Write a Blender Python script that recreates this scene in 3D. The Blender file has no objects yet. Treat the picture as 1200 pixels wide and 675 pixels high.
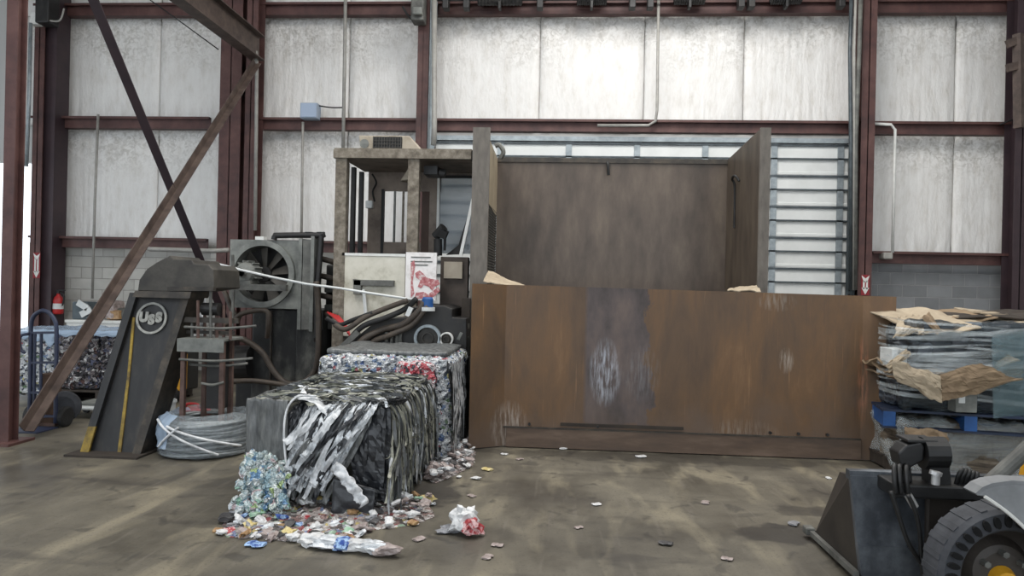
import bpy, bmesh, math, random
from math import sin, cos, pi, radians as R
from mathutils import Vector as V, Matrix, noise, Euler

C = bpy.context.scene.collection
rnd = random.Random(7)

# ------------------------------------------------------------------ camera
FOC, ROLL, YAW, CAMH = 850.0, R(1.3), R(4.0), 1.6
def ray(x, y):
    u = (x - 600) / FOC; v = (337.5 - y) / FOC
    a = u * cos(ROLL) - v * sin(ROLL); b = u * sin(ROLL) + v * cos(ROLL)
    return V((a * cos(YAW) - sin(YAW), a * sin(YAW) + cos(YAW), b))
def P(x, y, Y):                       # the point of the upright plane at distance Y
    d = ray(x, y); t = Y / d.y
    return V((d.x * t, Y, CAMH + d.z * t))
def F(x, y, z=0.0):                   # the point at height z
    d = ray(x, y); t = (z - CAMH) / d.z
    return V((d.x * t, d.y * t, z))
cam_d = bpy.data.cameras.new('camera'); cam = bpy.data.objects.new('camera', cam_d); C.objects.link(cam)
cam_d.sensor_width = 36; cam_d.lens = FOC / 1200 * 36; cam_d.clip_end = 200
r0 = V((cos(YAW), sin(YAW), 0)); u0 = V((0, 0, 1)); f0 = V((-sin(YAW), cos(YAW), 0))
ex = cos(ROLL) * r0 + sin(ROLL) * u0; ey = -sin(ROLL) * r0 + cos(ROLL) * u0
M = Matrix((ex, ey, -f0)).transposed().to_4x4(); M.translation = V((0, 0, CAMH))
cam.matrix_world = M
bpy.context.scene.camera = cam

# ------------------------------------------------------------------ materials
def s2l(c):
    return tuple(((k / 255) / 12.92 if k / 255 <= 0.04045 else ((k / 255 + 0.055) / 1.055) ** 2.4) for k in c)
MATS = {}
def mat(name, *cols, scale=4, rough=.7, metal=0, bump=0, stretch=(1, 1, 1), detail=8, pos=None, bscale=None, spec=.5, rvar=0, coat=0):
    m = bpy.data.materials.new(name); m.use_nodes = True; nt = m.node_tree; N = nt.nodes; L = nt.links
    b = N['Principled BSDF']; b.inputs['Roughness'].default_value = rough; b.inputs['Metallic'].default_value = metal
    b.inputs['Specular IOR Level'].default_value = spec; b.inputs['Coat Weight'].default_value = coat
    cols = [s2l(c) for c in cols]
    tc = N.new('ShaderNodeTexCoord'); mp = N.new('ShaderNodeMapping'); mp.inputs['Scale'].default_value = stretch
    L.new(tc.outputs['Object'], mp.inputs['Vector'])
    nz = N.new('ShaderNodeTexNoise'); nz.inputs['Scale'].default_value = scale; nz.inputs['Detail'].default_value = detail
    nz.inputs['Roughness'].default_value = .65
    L.new(mp.outputs['Vector'], nz.inputs['Vector'])
    if len(cols) == 1:
        b.inputs['Base Color'].default_value = (*cols[0], 1)
    else:
        rp = N.new('ShaderNodeValToRGB'); L.new(nz.outputs['Fac'], rp.inputs['Fac'])
        e = rp.color_ramp.elements
        pos = pos or [.3 + .4 * i / (len(cols) - 1) for i in range(len(cols))]
        while len(e) < len(cols): e.new(.5)
        for i, c in enumerate(cols): e[i].position = pos[i]; e[i].color = (*c, 1)
        L.new(rp.outputs['Color'], b.inputs['Base Color'])
    if rvar:
        mr = N.new('ShaderNodeMapRange'); L.new(nz.outputs['Fac'], mr.inputs['Value'])
        mr.inputs['From Min'].default_value = .3; mr.inputs['From Max'].default_value = .7
        mr.inputs['To Min'].default_value = max(.05, rough - rvar); mr.inputs['To Max'].default_value = min(1, rough + rvar)
        L.new(mr.outputs['Result'], b.inputs['Roughness'])
    if bump:
        n2 = nz
        if bscale:
            n2 = N.new('ShaderNodeTexNoise'); n2.inputs['Scale'].default_value = bscale; n2.inputs['Detail'].default_value = 6
            L.new(mp.outputs['Vector'], n2.inputs['Vector'])
        bp = N.new('ShaderNodeBump'); bp.inputs['Strength'].default_value = bump; bp.inputs['Distance'].default_value = .02
        L.new(n2.outputs['Fac'], bp.inputs['Height']); L.new(bp.outputs['Normal'], b.inputs['Normal'])
    MATS[name] = m
    return m

red_steel = mat('red_oxide_steel', (56, 36, 35), (78, 50, 47), (94, 66, 61), scale=3, rough=.6, bump=.1)
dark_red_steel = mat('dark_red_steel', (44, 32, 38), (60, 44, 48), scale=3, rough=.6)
brown_steel = mat('brown_brace_steel', (54, 44, 40), (78, 65, 59), (96, 82, 74), scale=6, rough=.6)
black_steel = mat('greasy_black_steel', (14, 14, 15), (29, 28, 28), (50, 48, 45), scale=5, rough=.55, bump=.15, rvar=.15)
grey_steel = mat('dirty_grey_steel', (58, 58, 56), (90, 90, 86), (118, 118, 112), scale=5, rough=.6, bump=.15)
pale_grey = mat('dusty_pale_grey_paint', (76, 78, 75), (108, 110, 106), (136, 138, 132), scale=4, rough=.6, bump=.1)
tank_mat = mat('oily_tank_steel', (15, 16, 17), (27, 28, 28), (52, 52, 50), (92, 92, 86), scale=2.2, stretch=(1.4, 1, .7), rough=.5, bump=.1, pos=[.33, .45, .53, .64])
chute_mat = mat('worn_black_paint', (19, 19, 21), (32, 32, 33), (56, 52, 48), scale=4, stretch=(2, 1, .6), rough=.5, bump=.1)
chute_edge = mat('worn_dark_edge', (32, 29, 26), (54, 49, 43), (80, 71, 60), scale=8, rough=.6, bump=.1)
yellow_worn = mat('worn_yellow_paint', (60, 50, 34), (130, 108, 42), (168, 140, 52), scale=9, rough=.6)
hood_mat = mat('hood_steel', (34, 32, 30), (56, 53, 48), (76, 72, 66), scale=4, rough=.6, bump=.1)
logo_white = mat('faded_logo_white', (120, 120, 116), (170, 170, 164), scale=20, rough=.7)
galv = mat('galvanised_steel', (120, 128, 132), (160, 168, 172), scale=8, rough=.45, metal=.35)
dark_galv = mat('dark_track_steel', (52, 58, 62), (84, 92, 96), scale=8, rough=.45, metal=.3)
conduit_mat = mat('conduit_grey', (128, 126, 122), (160, 158, 152), scale=6, rough=.5)
cream = mat('grimy_cream_panel', (150, 144, 126), (196, 192, 178), (214, 210, 198), scale=3, rough=.6, pos=[.3, .46, .7])
cab_frame = mat('rusty_cab_frame', (78, 70, 60), (112, 104, 92), (142, 134, 122), scale=14, rough=.75, bump=.2)
cab_inner = mat('cab_inner_brown', (86, 76, 68), (120, 108, 98), (136, 124, 112), scale=3, rough=.7)
tan_panel = mat('tan_cab_lining', (150, 140, 124), (176, 166, 150), scale=3, rough=.7)
white_metal = mat('white_metal', (196, 196, 192), (222, 222, 218), scale=6, rough=.5)
black_rubber = mat('black_rubber', (18, 18, 18), (34, 34, 35), scale=8, rough=.7, bump=.1)
tyre_mat = mat('grey_dusty_tyre', (38, 40, 44), (56, 58, 63), (70, 72, 76), scale=6, rough=.8, bump=.15)
hose_mat = mat('hose_brown_black', (48, 42, 38), (78, 68, 58), scale=8, rough=.6)
alu = mat('bright_aluminium', (150, 150, 150), (205, 205, 205), scale=8, rough=.35, metal=.5)
red_paint = mat('red_plastic', (150, 28, 30), (186, 42, 42), scale=5, rough=.45)
blue_navy = mat('dark_blue_boards', (16, 26, 44), (28, 44, 72), scale=4, rough=.6)
loader_black = mat('loader_black', (8, 8, 9), (20, 20, 21), (34, 34, 34), scale=7, rough=.5, bump=.1)
blue_paint = mat('blue_pallet_paint', (22, 62, 112), (34, 88, 152), scale=4, rough=.6)
blue_dark = mat('dark_blue_paint', (26, 32, 52), (44, 52, 76), scale=5, rough=.5)
card = mat('cardboard', (112, 94, 74), (144, 124, 99), scale=3, rough=.85, stretch=(1, 6, 1))
card_light = mat('pale_cardboard', (140, 126, 106), (176, 162, 140), scale=3, rough=.85)
dark_wood = mat('dark_dirty_wood', (36, 30, 26), (62, 54, 46), scale=5, rough=.8, stretch=(1, 8, 1))
yellow_mach = mat('machine_yellow', (170, 120, 20), (206, 152, 36), scale=4, rough=.5)
fender_grey = mat('pale_fender', (96, 98, 100), (136, 138, 140), scale=3, rough=.5)
bucket_mat = mat('scuffed_blue_black_steel', (40, 43, 48), (60, 64, 70), (88, 93, 99), (128, 132, 136), scale=5, rough=.5, bump=.15, rvar=.15, stretch=(1, 1, .8), pos=[.3, .45, .6, .74])
bucket_dark = mat('bucket_inside', (38, 33, 30), (58, 52, 46), scale=5, rough=.6)
wire_mat = mat('galvanised_wire', (92, 97, 99), (150, 154, 154), scale=30, rough=.4, metal=.4)
white_plastic = mat('white_plastic', (188, 192, 192), (216, 218, 216), scale=4, rough=.5)
black_plastic = mat('black_sheet_plastic', (16, 17, 20), (34, 36, 40), (60, 62, 66), scale=6, rough=.35, bump=.4, bscale=14)
grey_plastic = mat('grey_film', (58, 60, 62), (92, 94, 94), (124, 126, 124), scale=5, rough=.35, bump=.3, stretch=(6, 6, 1))
olive_strand = mat('olive_grey_strand', (88, 88, 78), (128, 128, 116), (168, 168, 156), scale=14, rough=.6)
silver_foil = mat('silver_foil', (130, 134, 138), (190, 194, 198), (224, 226, 228), scale=14, rough=.4, metal=.3, bump=.5)
white_foil = mat('white_foil', (150, 152, 154), (206, 208, 210), (230, 231, 232), scale=10, rough=.45, bump=.4)
dk_strip = mat('dark_grey_strip', (40, 42, 44), (72, 74, 76), scale=10, rough=.4, bump=.4)
block_paint = None

def film(name, col, alpha, rough=.2, bump=.6, scale=8):
    m = mat(name, col, rough=rough, bump=bump, scale=scale)
    nt = m.node_tree; N = nt.nodes; L = nt.links
    b = N['Principled BSDF']; tr = N.new('ShaderNodeBsdfTransparent'); mx = N.new('ShaderNodeMixShader'); mx.inputs[0].default_value = alpha
    L.new(tr.outputs[0], mx.inputs[1]); L.new(b.outputs[0], mx.inputs[2]); L.new(mx.outputs[0], N['Material Output'].inputs['Surface'])
    return m
coil_film = film('thin_clear_film', (190, 200, 206), .2)
clear_film = film('clear_stretch_film', (196, 204, 206), .32)
blue_film = film('pale_blue_film', (172, 192, 214), .6)
dark_film = film('dark_stretch_film', (52, 60, 66), .7)
glass_mat = film('dusty_cab_glass', (140, 150, 156), .7, bump=0)

def cans_material(name, stops, scale, rough=.4, bump=.9):
    m = bpy.data.materials.new(name); m.use_nodes = True; nt = m.node_tree; N = nt.nodes; L = nt.links
    b = N['Principled BSDF']; b.inputs['Roughness'].default_value = rough; b.inputs['Metallic'].default_value = .2
    tc = N.new('ShaderNodeTexCoord')
    nz = N.new('ShaderNodeTexNoise'); nz.inputs['Scale'].default_value = 20; L.new(tc.outputs['Object'], nz.inputs['Vector'])
    ad = N.new('ShaderNodeMixRGB'); ad.blend_type = 'ADD'; ad.inputs[0].default_value = .06
    L.new(tc.outputs['Object'], ad.inputs[1]); L.new(nz.outputs['Color'], ad.inputs[2])
    vo = N.new('ShaderNodeTexVoronoi'); vo.inputs['Scale'].default_value = scale; L.new(ad.outputs[0], vo.inputs['Vector'])
    sp = N.new('ShaderNodeSeparateColor'); L.new(vo.outputs['Color'], sp.inputs[0])
    rp = N.new('ShaderNodeValToRGB'); rp.color_ramp.interpolation = 'CONSTANT'; e = rp.color_ramp.elements
    while len(e) < len(stops): e.new(.5)
    for i, (p, c) in enumerate(stops): e[i].position = p; e[i].color = (*s2l(c), 1)
    L.new(sp.outputs[0], rp.inputs['Fac']); L.new(rp.outputs['Color'], b.inputs['Base Color'])
    bp = N.new('ShaderNodeBump'); bp.inputs['Strength'].default_value = bump; bp.inputs['Distance'].default_value = .03
    v2 = N.new('ShaderNodeTexVoronoi'); v2.inputs['Scale'].default_value = scale * 1.6; L.new(ad.outputs[0], v2.inputs['Vector'])
    L.new(v2.outputs['Distance'], bp.inputs['Height']); L.new(bp.outputs['Normal'], b.inputs['Normal'])
    return m
cans_bright = cans_material('baled_bright_cans', [(0, (206, 208, 210)), (.24, (160, 164, 170)), (.36, (226, 228, 230)), (.52, (96, 102, 112)), (.59, (84, 104, 150)), (.62, (176, 182, 186)), (.74, (44, 48, 54)), (.82, (164, 100, 104)), (.85, (120, 140, 170)), (.9, (122, 146, 116)), (.93, (190, 182, 130)), (.95, (216, 218, 220))], 30)
cans_red = cans_material('baled_red_cans', [(0, (190, 96, 104)), (.3, (214, 196, 198)), (.55, (176, 66, 78)), (.72, (206, 208, 210)), (.9, (70, 70, 76))], 30)
cans_dark = cans_material('baled_mixed_cans', [(0, (60, 58, 62)), (.22, (112, 106, 108)), (.42, (36, 36, 40)), (.58, (158, 156, 158)), (.7, (92, 70, 66)), (.8, (84, 88, 110)), (.9, (186, 186, 186))], 30)
pet_mix = cans_material('clear_bottles_mix', [(0, (190, 204, 206)), (.25, (150, 176, 186)), (.4, (216, 222, 222)), (.55, (120, 156, 190)), (.63, (196, 206, 200)), (.76, (150, 186, 170)), (.8, (212, 190, 192)), (.87, (160, 180, 130)), (.9, (226, 230, 230))], 26, rough=.25)

# ------------------------------------------------------------------ mesh helpers
ORG = {}
class MB:
    def __init__(s): s.bm = bmesh.new()
    def box(s, c, d, rot=None, m=None):
        c = V(c); X = Matrix.Translation(c)
        if m is not None: X = X @ m.to_4x4()
        elif rot: X = X @ Euler(rot).to_matrix().to_4x4()
        bmesh.ops.create_cube(s.bm, size=1, matrix=X @ Matrix.Diagonal((*d, 1)))
        return s
    def b2(s, x0, x1, y0, y1, z0, z1):
        return s.box(((x0 + x1) / 2, (y0 + y1) / 2, (z0 + z1) / 2), (abs(x1 - x0), abs(y1 - y0), abs(z1 - z0)))
    def beam(s, p, q, w, h, up=(0, 0, 1)):
        p, q = V(p), V(q); d = q - p; z = d.normalized(); x = z.cross(V(up))
        if x.length < 1e-4: x = V((1, 0, 0))
        x.normalize(); y = z.cross(x)
        return s.box((p + q) / 2, (w, h, d.length), m=Matrix((x, y, z)).transposed())
    def cyl(s, p, q, r, n=16, r2=None):
        p, q = V(p), V(q); d = q - p
        X = Matrix.Translation((p + q) / 2) @ d.to_track_quat('Z', 'Y').to_matrix().to_4x4()
        bmesh.ops.create_cone(s.bm, cap_ends=True, segments=n, radius1=r, radius2=r if r2 is None else r2, depth=d.length, matrix=X)
        return s
    def tube(s, pts, r, n=8, smooth=True):
        pts = [V(p) for p in pts]
        if smooth and len(pts) > 2: pts = spline(pts)
        rings = []; up = V((.13, .31, .94))
        for i, p in enumerate(pts):
            t = (pts[min(i + 1, len(pts) - 1)] - pts[max(i - 1, 0)]).normalized()
            a = t.cross(up)
            if a.length < 1e-3: a = t.cross(V((1, 0, 0)))
            a.normalize(); b = t.cross(a); up = -b if b.dot(up) < 0 else b
            b = up - up.dot(t) * t; b.normalize(); a = t.cross(b)
            rings.append([s.bm.verts.new(p + r * (cos(2 * pi * k / n) * a + sin(2 * pi * k / n) * b)) for k in range(n)])
        for A, B in zip(rings, rings[1:]):
            for k in range(n): s.bm.faces.new((A[k], A[(k + 1) % n], B[(k + 1) % n], B[k]))
        s.bm.faces.new(rings[0][::-1]); s.bm.faces.new(rings[-1])
        return s
    def prism(s, pts, d):
        a = [s.bm.verts.new(V(p)) for p in pts]; b = [s.bm.verts.new(V(p) + V(d)) for p in pts]
        n = len(a)
        s.bm.faces.new(a); s.bm.faces.new(b[::-1])
        for i in range(n): s.bm.faces.new((a[i], b[i], b[(i + 1) % n], a[(i + 1) % n]))
        return s
    def lathe(s, prof, c, axis=(0, 0, 1), n=32):          # prof: (radius, along-axis)
        c = V(c); q = V(axis).normalized().to_track_quat('Z', 'Y').to_matrix()
        rings = [[s.bm.verts.new(c + q @ V((r * cos(2 * pi * k / n), r * sin(2 * pi * k / n), h))) for k in range(n)] for r, h in prof]
        for A, B in zip(rings, rings[1:]):
            for k in range(n): s.bm.faces.new((A[k], A[(k + 1) % n], B[(k + 1) % n], B[k]))
        return s
    def ring(s, c, axis, ro, ri, h, n=40):
        return s.lathe([(ri, 0), (ro, 0), (ro, h), (ri, h), (ri, 0)], c, axis, n)
    def sheet(s, fn, nu, nv, th=0):                         # fn(u,v)->point
        g = [[s.bm.verts.new(V(fn(i / nu, j / nv))) for j in range(nv + 1)] for i in range(nu + 1)]
        fs = []
        for i in range(nu):
            for j in range(nv): fs.append(s.bm.faces.new((g[i][j], g[i + 1][j], g[i + 1][j + 1], g[i][j + 1])))
        if th:
            nrm = [[V((0, 0, 0)) for _ in range(nv + 1)] for _ in range(nu + 1)]
            for i in range(nu):
                for j in range(nv):
                    q = (g[i + 1][j + 1].co - g[i][j].co).cross(g[i][j + 1].co - g[i + 1][j].co)
                    for a, b in ((i, j), (i + 1, j), (i, j + 1), (i + 1, j + 1)): nrm[a][b] += q
            h = [[s.bm.verts.new(g[i][j].co + (nrm[i][j].normalized() if nrm[i][j].length > 1e-12 else V((0, 0, 1))) * th) for j in range(nv + 1)] for i in range(nu + 1)]
            for i in range(nu):
                for j in range(nv): s.bm.faces.new((h[i][j], h[i][j + 1], h[i + 1][j + 1], h[i + 1][j]))
            rim = [(i, 0) for i in range(nu)] + [(nu, j) for j in range(nv)] + [(i, nv) for i in range(nu, 0, -1)] + [(0, j) for j in range(nv, 0, -1)]
            for (a, b), (c, d) in zip(rim, rim[1:] + rim[:1]): s.bm.faces.new((g[a][b], h[a][b], h[c][d], g[c][d]))
        return s
    def build(s, name, m, parent=None, label=None, cat=None, group=None, kind=None, bevel=0, smooth=False, origin=None):
        bm = s.bm
        bmesh.ops.remove_doubles(bm, verts=bm.verts, dist=1e-5)
        bmesh.ops.recalc_face_normals(bm, faces=bm.faces)
        me = bpy.data.meshes.new(name)
        if parent is None:
            if origin is None:
                xs = [v.co for v in bm.verts]
                origin = V(((min(v.x for v in xs) + max(v.x for v in xs)) / 2, (min(v.y for v in xs) + max(v.y for v in xs)) / 2, min(v.z for v in xs)))
            origin = V(origin)
        else: origin = ORG[parent.name]
        bm.transform(Matrix.Translation(-origin)); bm.to_mesh(me); bm.free()
        if smooth:
            for p in me.polygons: p.use_smooth = True
        for k in (m if isinstance(m, (list, tuple)) else [m]): me.materials.append(k)
        o = bpy.data.objects.new(name, me); C.objects.link(o); ORG[o.name] = origin
        if parent is None: o.location = origin
        else: o.parent = parent
        if bevel:
            bv = o.modifiers.new('bevel', 'BEVEL'); bv.width = bevel; bv.segments = 2; bv.limit_method = 'ANGLE'; bv.angle_limit = R(50)
        return tag(o, label, cat, group, kind)
def tag(o, label=None, cat=None, group=None, kind=None):
    if label: o['label'] = label
    if cat: o['category'] = cat
    if group: o['group'] = group
    if kind: o['kind'] = kind
    return o
def thing(name, loc, label, cat, group=None):
    o = bpy.data.objects.new(name, None); C.objects.link(o); o.location = loc; ORG[o.name] = V(loc); o.empty_display_size = .1
    return tag(o, label, cat, group)
def spline(p, n=6):
    out = []
    for i in range(len(p) - 1):
        a, b, c, d = p[max(i - 1, 0)], p[i], p[i + 1], p[min(i + 2, len(p) - 1)]
        for k in range(n):
            t = k / n
            out.append(.5 * ((2 * b) + (c - a) * t + (2 * a - 5 * b + 4 * c - d) * t * t + (3 * b - a - 3 * c + d) * t ** 3))
    return out + [p[-1]]
def copy_thing(o, loc, label=None, rz=None):
    c = o.copy(); C.objects.link(c); c.location = loc
    if rz is not None: c.rotation_euler.z = rz
    if label: c['label'] = label
    for ch in list(o.children):
        k = ch.copy(); C.objects.link(k); k.parent = c
        for g in list(ch.children):
            j = g.copy(); C.objects.link(j); j.parent = k
    return c
def nz3(p, s=1.0): return noise.noise(V(p) * s)
def lumpy_box(mb, c, d, res, amp, fs, seed=0, rnd_e=.06, cell=0):
    """subdivided box with rounded edges and a displaced, lumpy skin"""
    c = V(c); d = V(d); bm = mb.bm
    nx, ny, nzz = [max(2, int(k / res)) for k in d]
    def face(o, u, w, nu, nw):
        g = []
        for i in range(nu + 1):
            row = []
            for j in range(nw + 1):
                p = V(o) + V(u) * (i / nu) + V(w) * (j / nw)      # in -0.5..0.5
                q = V((p.x * d.x, p.y * d.y, p.z * d.z))
                inn = V([max(-(k / 2 - rnd_e), min(k / 2 - rnd_e, x)) for k, x in zip(d, q)])
                nn = (q - inn)
                nn = nn.normalized() if nn.length > 1e-6 else V((0, 0, 1))
                q2 = inn + nn * rnd_e
                h = amp * noise.fractal(q2 * fs + V((seed, seed * 2.3, 0)), 1, 2, 4)
                if cell: h += cell * (noise.voronoi(q2 * fs * 2.5 + V((seed, 0, 0)))[0][0] - .4)
                row.append(bm.verts.new(c + q2 + nn * h))
            g.append(row)
        for i in range(nu):
            for j in range(nw): bm.faces.new((g[i][j], g[i + 1][j], g[i + 1][j + 1], g[i][j + 1]))
    h = .5
    face((-h, -h, -h), (1, 0, 0), (0, 0, 1), nx, nzz); face((-h, h, -h), (1, 0, 0), (0, 0, 1), nx, nzz)
    face((-h, -h, -h), (0, 1, 0), (0, 0, 1), ny, nzz); face((h, -h, -h), (0, 1, 0), (0, 0, 1), ny, nzz)
    face((-h, -h, h), (1, 0, 0), (0, 1, 0), nx, ny); face((-h, -h, -h), (1, 0, 0), (0, 1, 0), nx, ny)
    return mb
def hcol(mb, x, y, z0, z1, w, d, t=.016, along='x'):
    """H-section: flanges w wide, depth d between flanges; along = direction flanges face"""
    if along == 'y':
        mb.b2(x - w / 2, x + w / 2, y - d / 2, y - d / 2 + t, z0, z1).b2(x - w / 2, x + w / 2, y + d / 2 - t, y + d / 2, z0, z1).b2(x - t / 2, x + t / 2, y - d / 2, y + d / 2, z0, z1)
    else:
        mb.b2(x - d / 2, x - d / 2 + t, y - w / 2, y + w / 2, z0, z1).b2(x + d / 2 - t, x + d / 2, y - w / 2, y + w / 2, z0, z1).b2(x - d / 2, x + d / 2, y - t / 2, y + t / 2, z0, z1)
    return mb

# ------------------------------------------------------------------ setting
WY = 12.6; TOP = 8.4; XL, XR = -12.5, 9.6; YB = -7
fm = mat('worn_concrete', (66, 62, 54), (91, 86, 75), (111, 105, 91), scale=1.4, rough=.55, bump=.12, bscale=16, rvar=.14, stretch=(1, .7, 1), detail=14)
def floor_marks(m):                   # trodden dark stains and pale scraped streaks of their own shape, plus dark patches
    nt = m.node_tree; N = nt.nodes; L = nt.links; b = N['Principled BSDF']
    src = b.inputs['Base Color'].links[0].from_socket
    tc = N.new('ShaderNodeTexCoord')
    for sc, st, lo, hi, col, fac in ((3.2, (1, .3, 1), .52, .66, (138, 130, 110), .6), (.8, (1, 1.3, 1), .50, .64, (60, 56, 51), .6), (3.3, (.3, 1, 1), .58, .68, (54, 50, 46), .5), (16, (1, .1, 1), .58, .70, (110, 104, 94), .4), (60, (1, 1, 1), .57, .68, (58, 54, 49), .5), (5, (1, .8, 1), .60, .66, (46, 43, 40), .5)):
        mp = N.new('ShaderNodeMapping'); mp.inputs['Scale'].default_value = st; mp.inputs['Rotation'].default_value = (0, 0, R(-8))
        L.new(tc.outputs['Object'], mp.inputs['Vector'])
        n = N.new('ShaderNodeTexNoise'); n.inputs['Scale'].default_value = sc; n.inputs['Detail'].default_value = 9; n.inputs['Distortion'].default_value = .6
        L.new(mp.outputs['Vector'], n.inputs['Vector'])
        mr = N.new('ShaderNodeMapRange'); mr.inputs['From Min'].default_value = lo; mr.inputs['From Max'].default_value = hi; mr.inputs['To Max'].default_value = fac
        L.new(n.outputs['Fac'], mr.inputs['Value'])
        mx = N.new('ShaderNodeMixRGB'); mx.inputs[2].default_value = (*s2l(col), 1)
        L.new(mr.outputs['Result'], mx.inputs[0]); L.new(src, mx.inputs[1]); src = mx.outputs[0]
    for cx, cy, rx, ry, fac in ((-1.0, 5.6, .28, .5, .8), (1.55, 4.95, .38, .22, .75), (1.95, 5.5, .5, .16, .6), (.45, 4.7, .9, .5, .3), (-3.0, 7.4, 1.3, .5, .5), (1.0, 7.05, 2.2, .22, .5)):  # oil spot by the bale, then darker patches at set floor positions
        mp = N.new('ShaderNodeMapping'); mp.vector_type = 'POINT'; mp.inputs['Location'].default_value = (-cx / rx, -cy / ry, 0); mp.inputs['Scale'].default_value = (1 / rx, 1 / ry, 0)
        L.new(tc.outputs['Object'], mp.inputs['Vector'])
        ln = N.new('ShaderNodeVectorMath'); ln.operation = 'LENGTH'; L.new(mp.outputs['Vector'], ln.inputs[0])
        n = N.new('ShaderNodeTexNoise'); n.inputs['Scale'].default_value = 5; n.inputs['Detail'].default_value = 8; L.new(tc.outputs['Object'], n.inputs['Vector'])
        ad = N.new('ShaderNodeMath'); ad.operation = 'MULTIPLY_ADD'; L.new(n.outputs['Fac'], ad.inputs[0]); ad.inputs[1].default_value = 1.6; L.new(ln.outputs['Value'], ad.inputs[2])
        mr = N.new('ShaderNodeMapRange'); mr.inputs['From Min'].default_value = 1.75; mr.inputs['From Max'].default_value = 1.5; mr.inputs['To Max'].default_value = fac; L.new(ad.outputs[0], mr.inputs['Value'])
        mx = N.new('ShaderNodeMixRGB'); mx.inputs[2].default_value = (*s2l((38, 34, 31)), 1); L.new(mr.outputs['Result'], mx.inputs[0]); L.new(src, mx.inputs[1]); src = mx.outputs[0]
    L.new(src, b.inputs['Base Color'])
floor_marks(fm)
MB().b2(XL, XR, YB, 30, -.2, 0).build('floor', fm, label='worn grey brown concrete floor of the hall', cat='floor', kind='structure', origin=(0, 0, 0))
MB().b2(XL, XR, YB, WY + .5, TOP, TOP + .2).build('ceiling', mat('roof_liner', (150, 150, 148)), label='white roof liner above the hall', cat='ceiling', kind='structure')
liner = mat('white_wall_liner', (168, 162, 152), (206, 203, 198), (216, 214, 211), (222, 221, 218), scale=2.6, rough=.42, bump=.5, bscale=11, stretch=(2.4, 1, .9), pos=[.22, .36, .5, .7], detail=12)
plainw = mat('wall_sheet', (190, 190, 188), rough=.7)
MB().b2(XL, XL + .2, YB, -1, 0, TOP).b2(XL, XL + .2, 9, WY + .5, 0, TOP).b2(XL, XL + .2, -1, 9, 5, TOP).build('wall_left', plainw, label='left side wall of the hall', cat='wall', kind='structure')  # unseen wall; wide opening added to let bluish daylight in from the side
MB().b2(XR - .2, XR, YB, WY + .5, 0, TOP).build('wall_right', plainw, label='right side wall of the hall', cat='wall', kind='structure')
# back wall: sheeting with a drive-in doorway at its left end
DX0, DX1, DZ = -11.4, P(33, 250, WY).x + .02, 3.72
w = MB(); w.b2(DX1, XR, WY + .12, WY + .3, 0, TOP); w.b2(XL, DX0, WY + .12, WY + .3, 0, TOP); w.b2(DX0, DX1, WY + .12, WY + .3, DZ, TOP)
def top_mottle(m):                       # mottled darker tone towards the top of every liner panel
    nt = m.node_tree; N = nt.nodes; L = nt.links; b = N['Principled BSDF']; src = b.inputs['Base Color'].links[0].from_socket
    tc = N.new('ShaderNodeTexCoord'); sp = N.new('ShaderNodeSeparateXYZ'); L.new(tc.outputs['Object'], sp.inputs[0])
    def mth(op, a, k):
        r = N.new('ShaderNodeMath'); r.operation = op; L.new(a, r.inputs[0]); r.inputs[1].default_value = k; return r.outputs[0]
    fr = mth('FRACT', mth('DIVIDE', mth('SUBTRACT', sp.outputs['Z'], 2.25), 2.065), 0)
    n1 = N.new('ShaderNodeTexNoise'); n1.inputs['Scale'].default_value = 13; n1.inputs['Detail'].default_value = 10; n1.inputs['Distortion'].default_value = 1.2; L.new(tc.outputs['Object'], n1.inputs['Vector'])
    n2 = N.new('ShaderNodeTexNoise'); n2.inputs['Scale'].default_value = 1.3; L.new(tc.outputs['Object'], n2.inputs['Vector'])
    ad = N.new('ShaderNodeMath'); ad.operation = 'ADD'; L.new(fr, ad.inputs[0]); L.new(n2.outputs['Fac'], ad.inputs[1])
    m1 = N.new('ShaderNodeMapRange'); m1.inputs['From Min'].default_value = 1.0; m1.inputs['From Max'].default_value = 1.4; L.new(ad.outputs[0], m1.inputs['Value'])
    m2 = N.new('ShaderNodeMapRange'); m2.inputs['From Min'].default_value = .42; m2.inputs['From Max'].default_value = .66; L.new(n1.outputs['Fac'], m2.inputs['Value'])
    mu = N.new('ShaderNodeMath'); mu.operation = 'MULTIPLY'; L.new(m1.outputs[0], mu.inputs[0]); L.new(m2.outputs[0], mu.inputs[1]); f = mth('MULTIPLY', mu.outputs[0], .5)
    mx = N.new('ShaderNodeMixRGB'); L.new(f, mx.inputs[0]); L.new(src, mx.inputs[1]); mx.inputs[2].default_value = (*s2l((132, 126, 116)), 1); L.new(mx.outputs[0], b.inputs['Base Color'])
top_mottle(liner)
wall = w.build('wall_back', plainw, label='insulated back wall with red steel framing', cat='wall', kind='structure', origin=(0, WY, 0))
ZU, ZM, ZL = 6.38, 4.38, 2.25
xa = P(62, 200, WY).x; xc0 = P(255, 150, WY).x; xc1 = P(300, 150, WY).x; xd = P(495, 150, WY).x; xe = P(1016, 200, WY).x; xf = P(1194, 200, WY).x
def bx(px, py=100): return P(px, py, WY).x
edges = [xa - .9, xa + .1, bx(186), (xc0 + xc1) / 2, bx(408), xd, bx(632), bx(755), bx(872), xe, bx(1121), xf, XR - .2]
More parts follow.
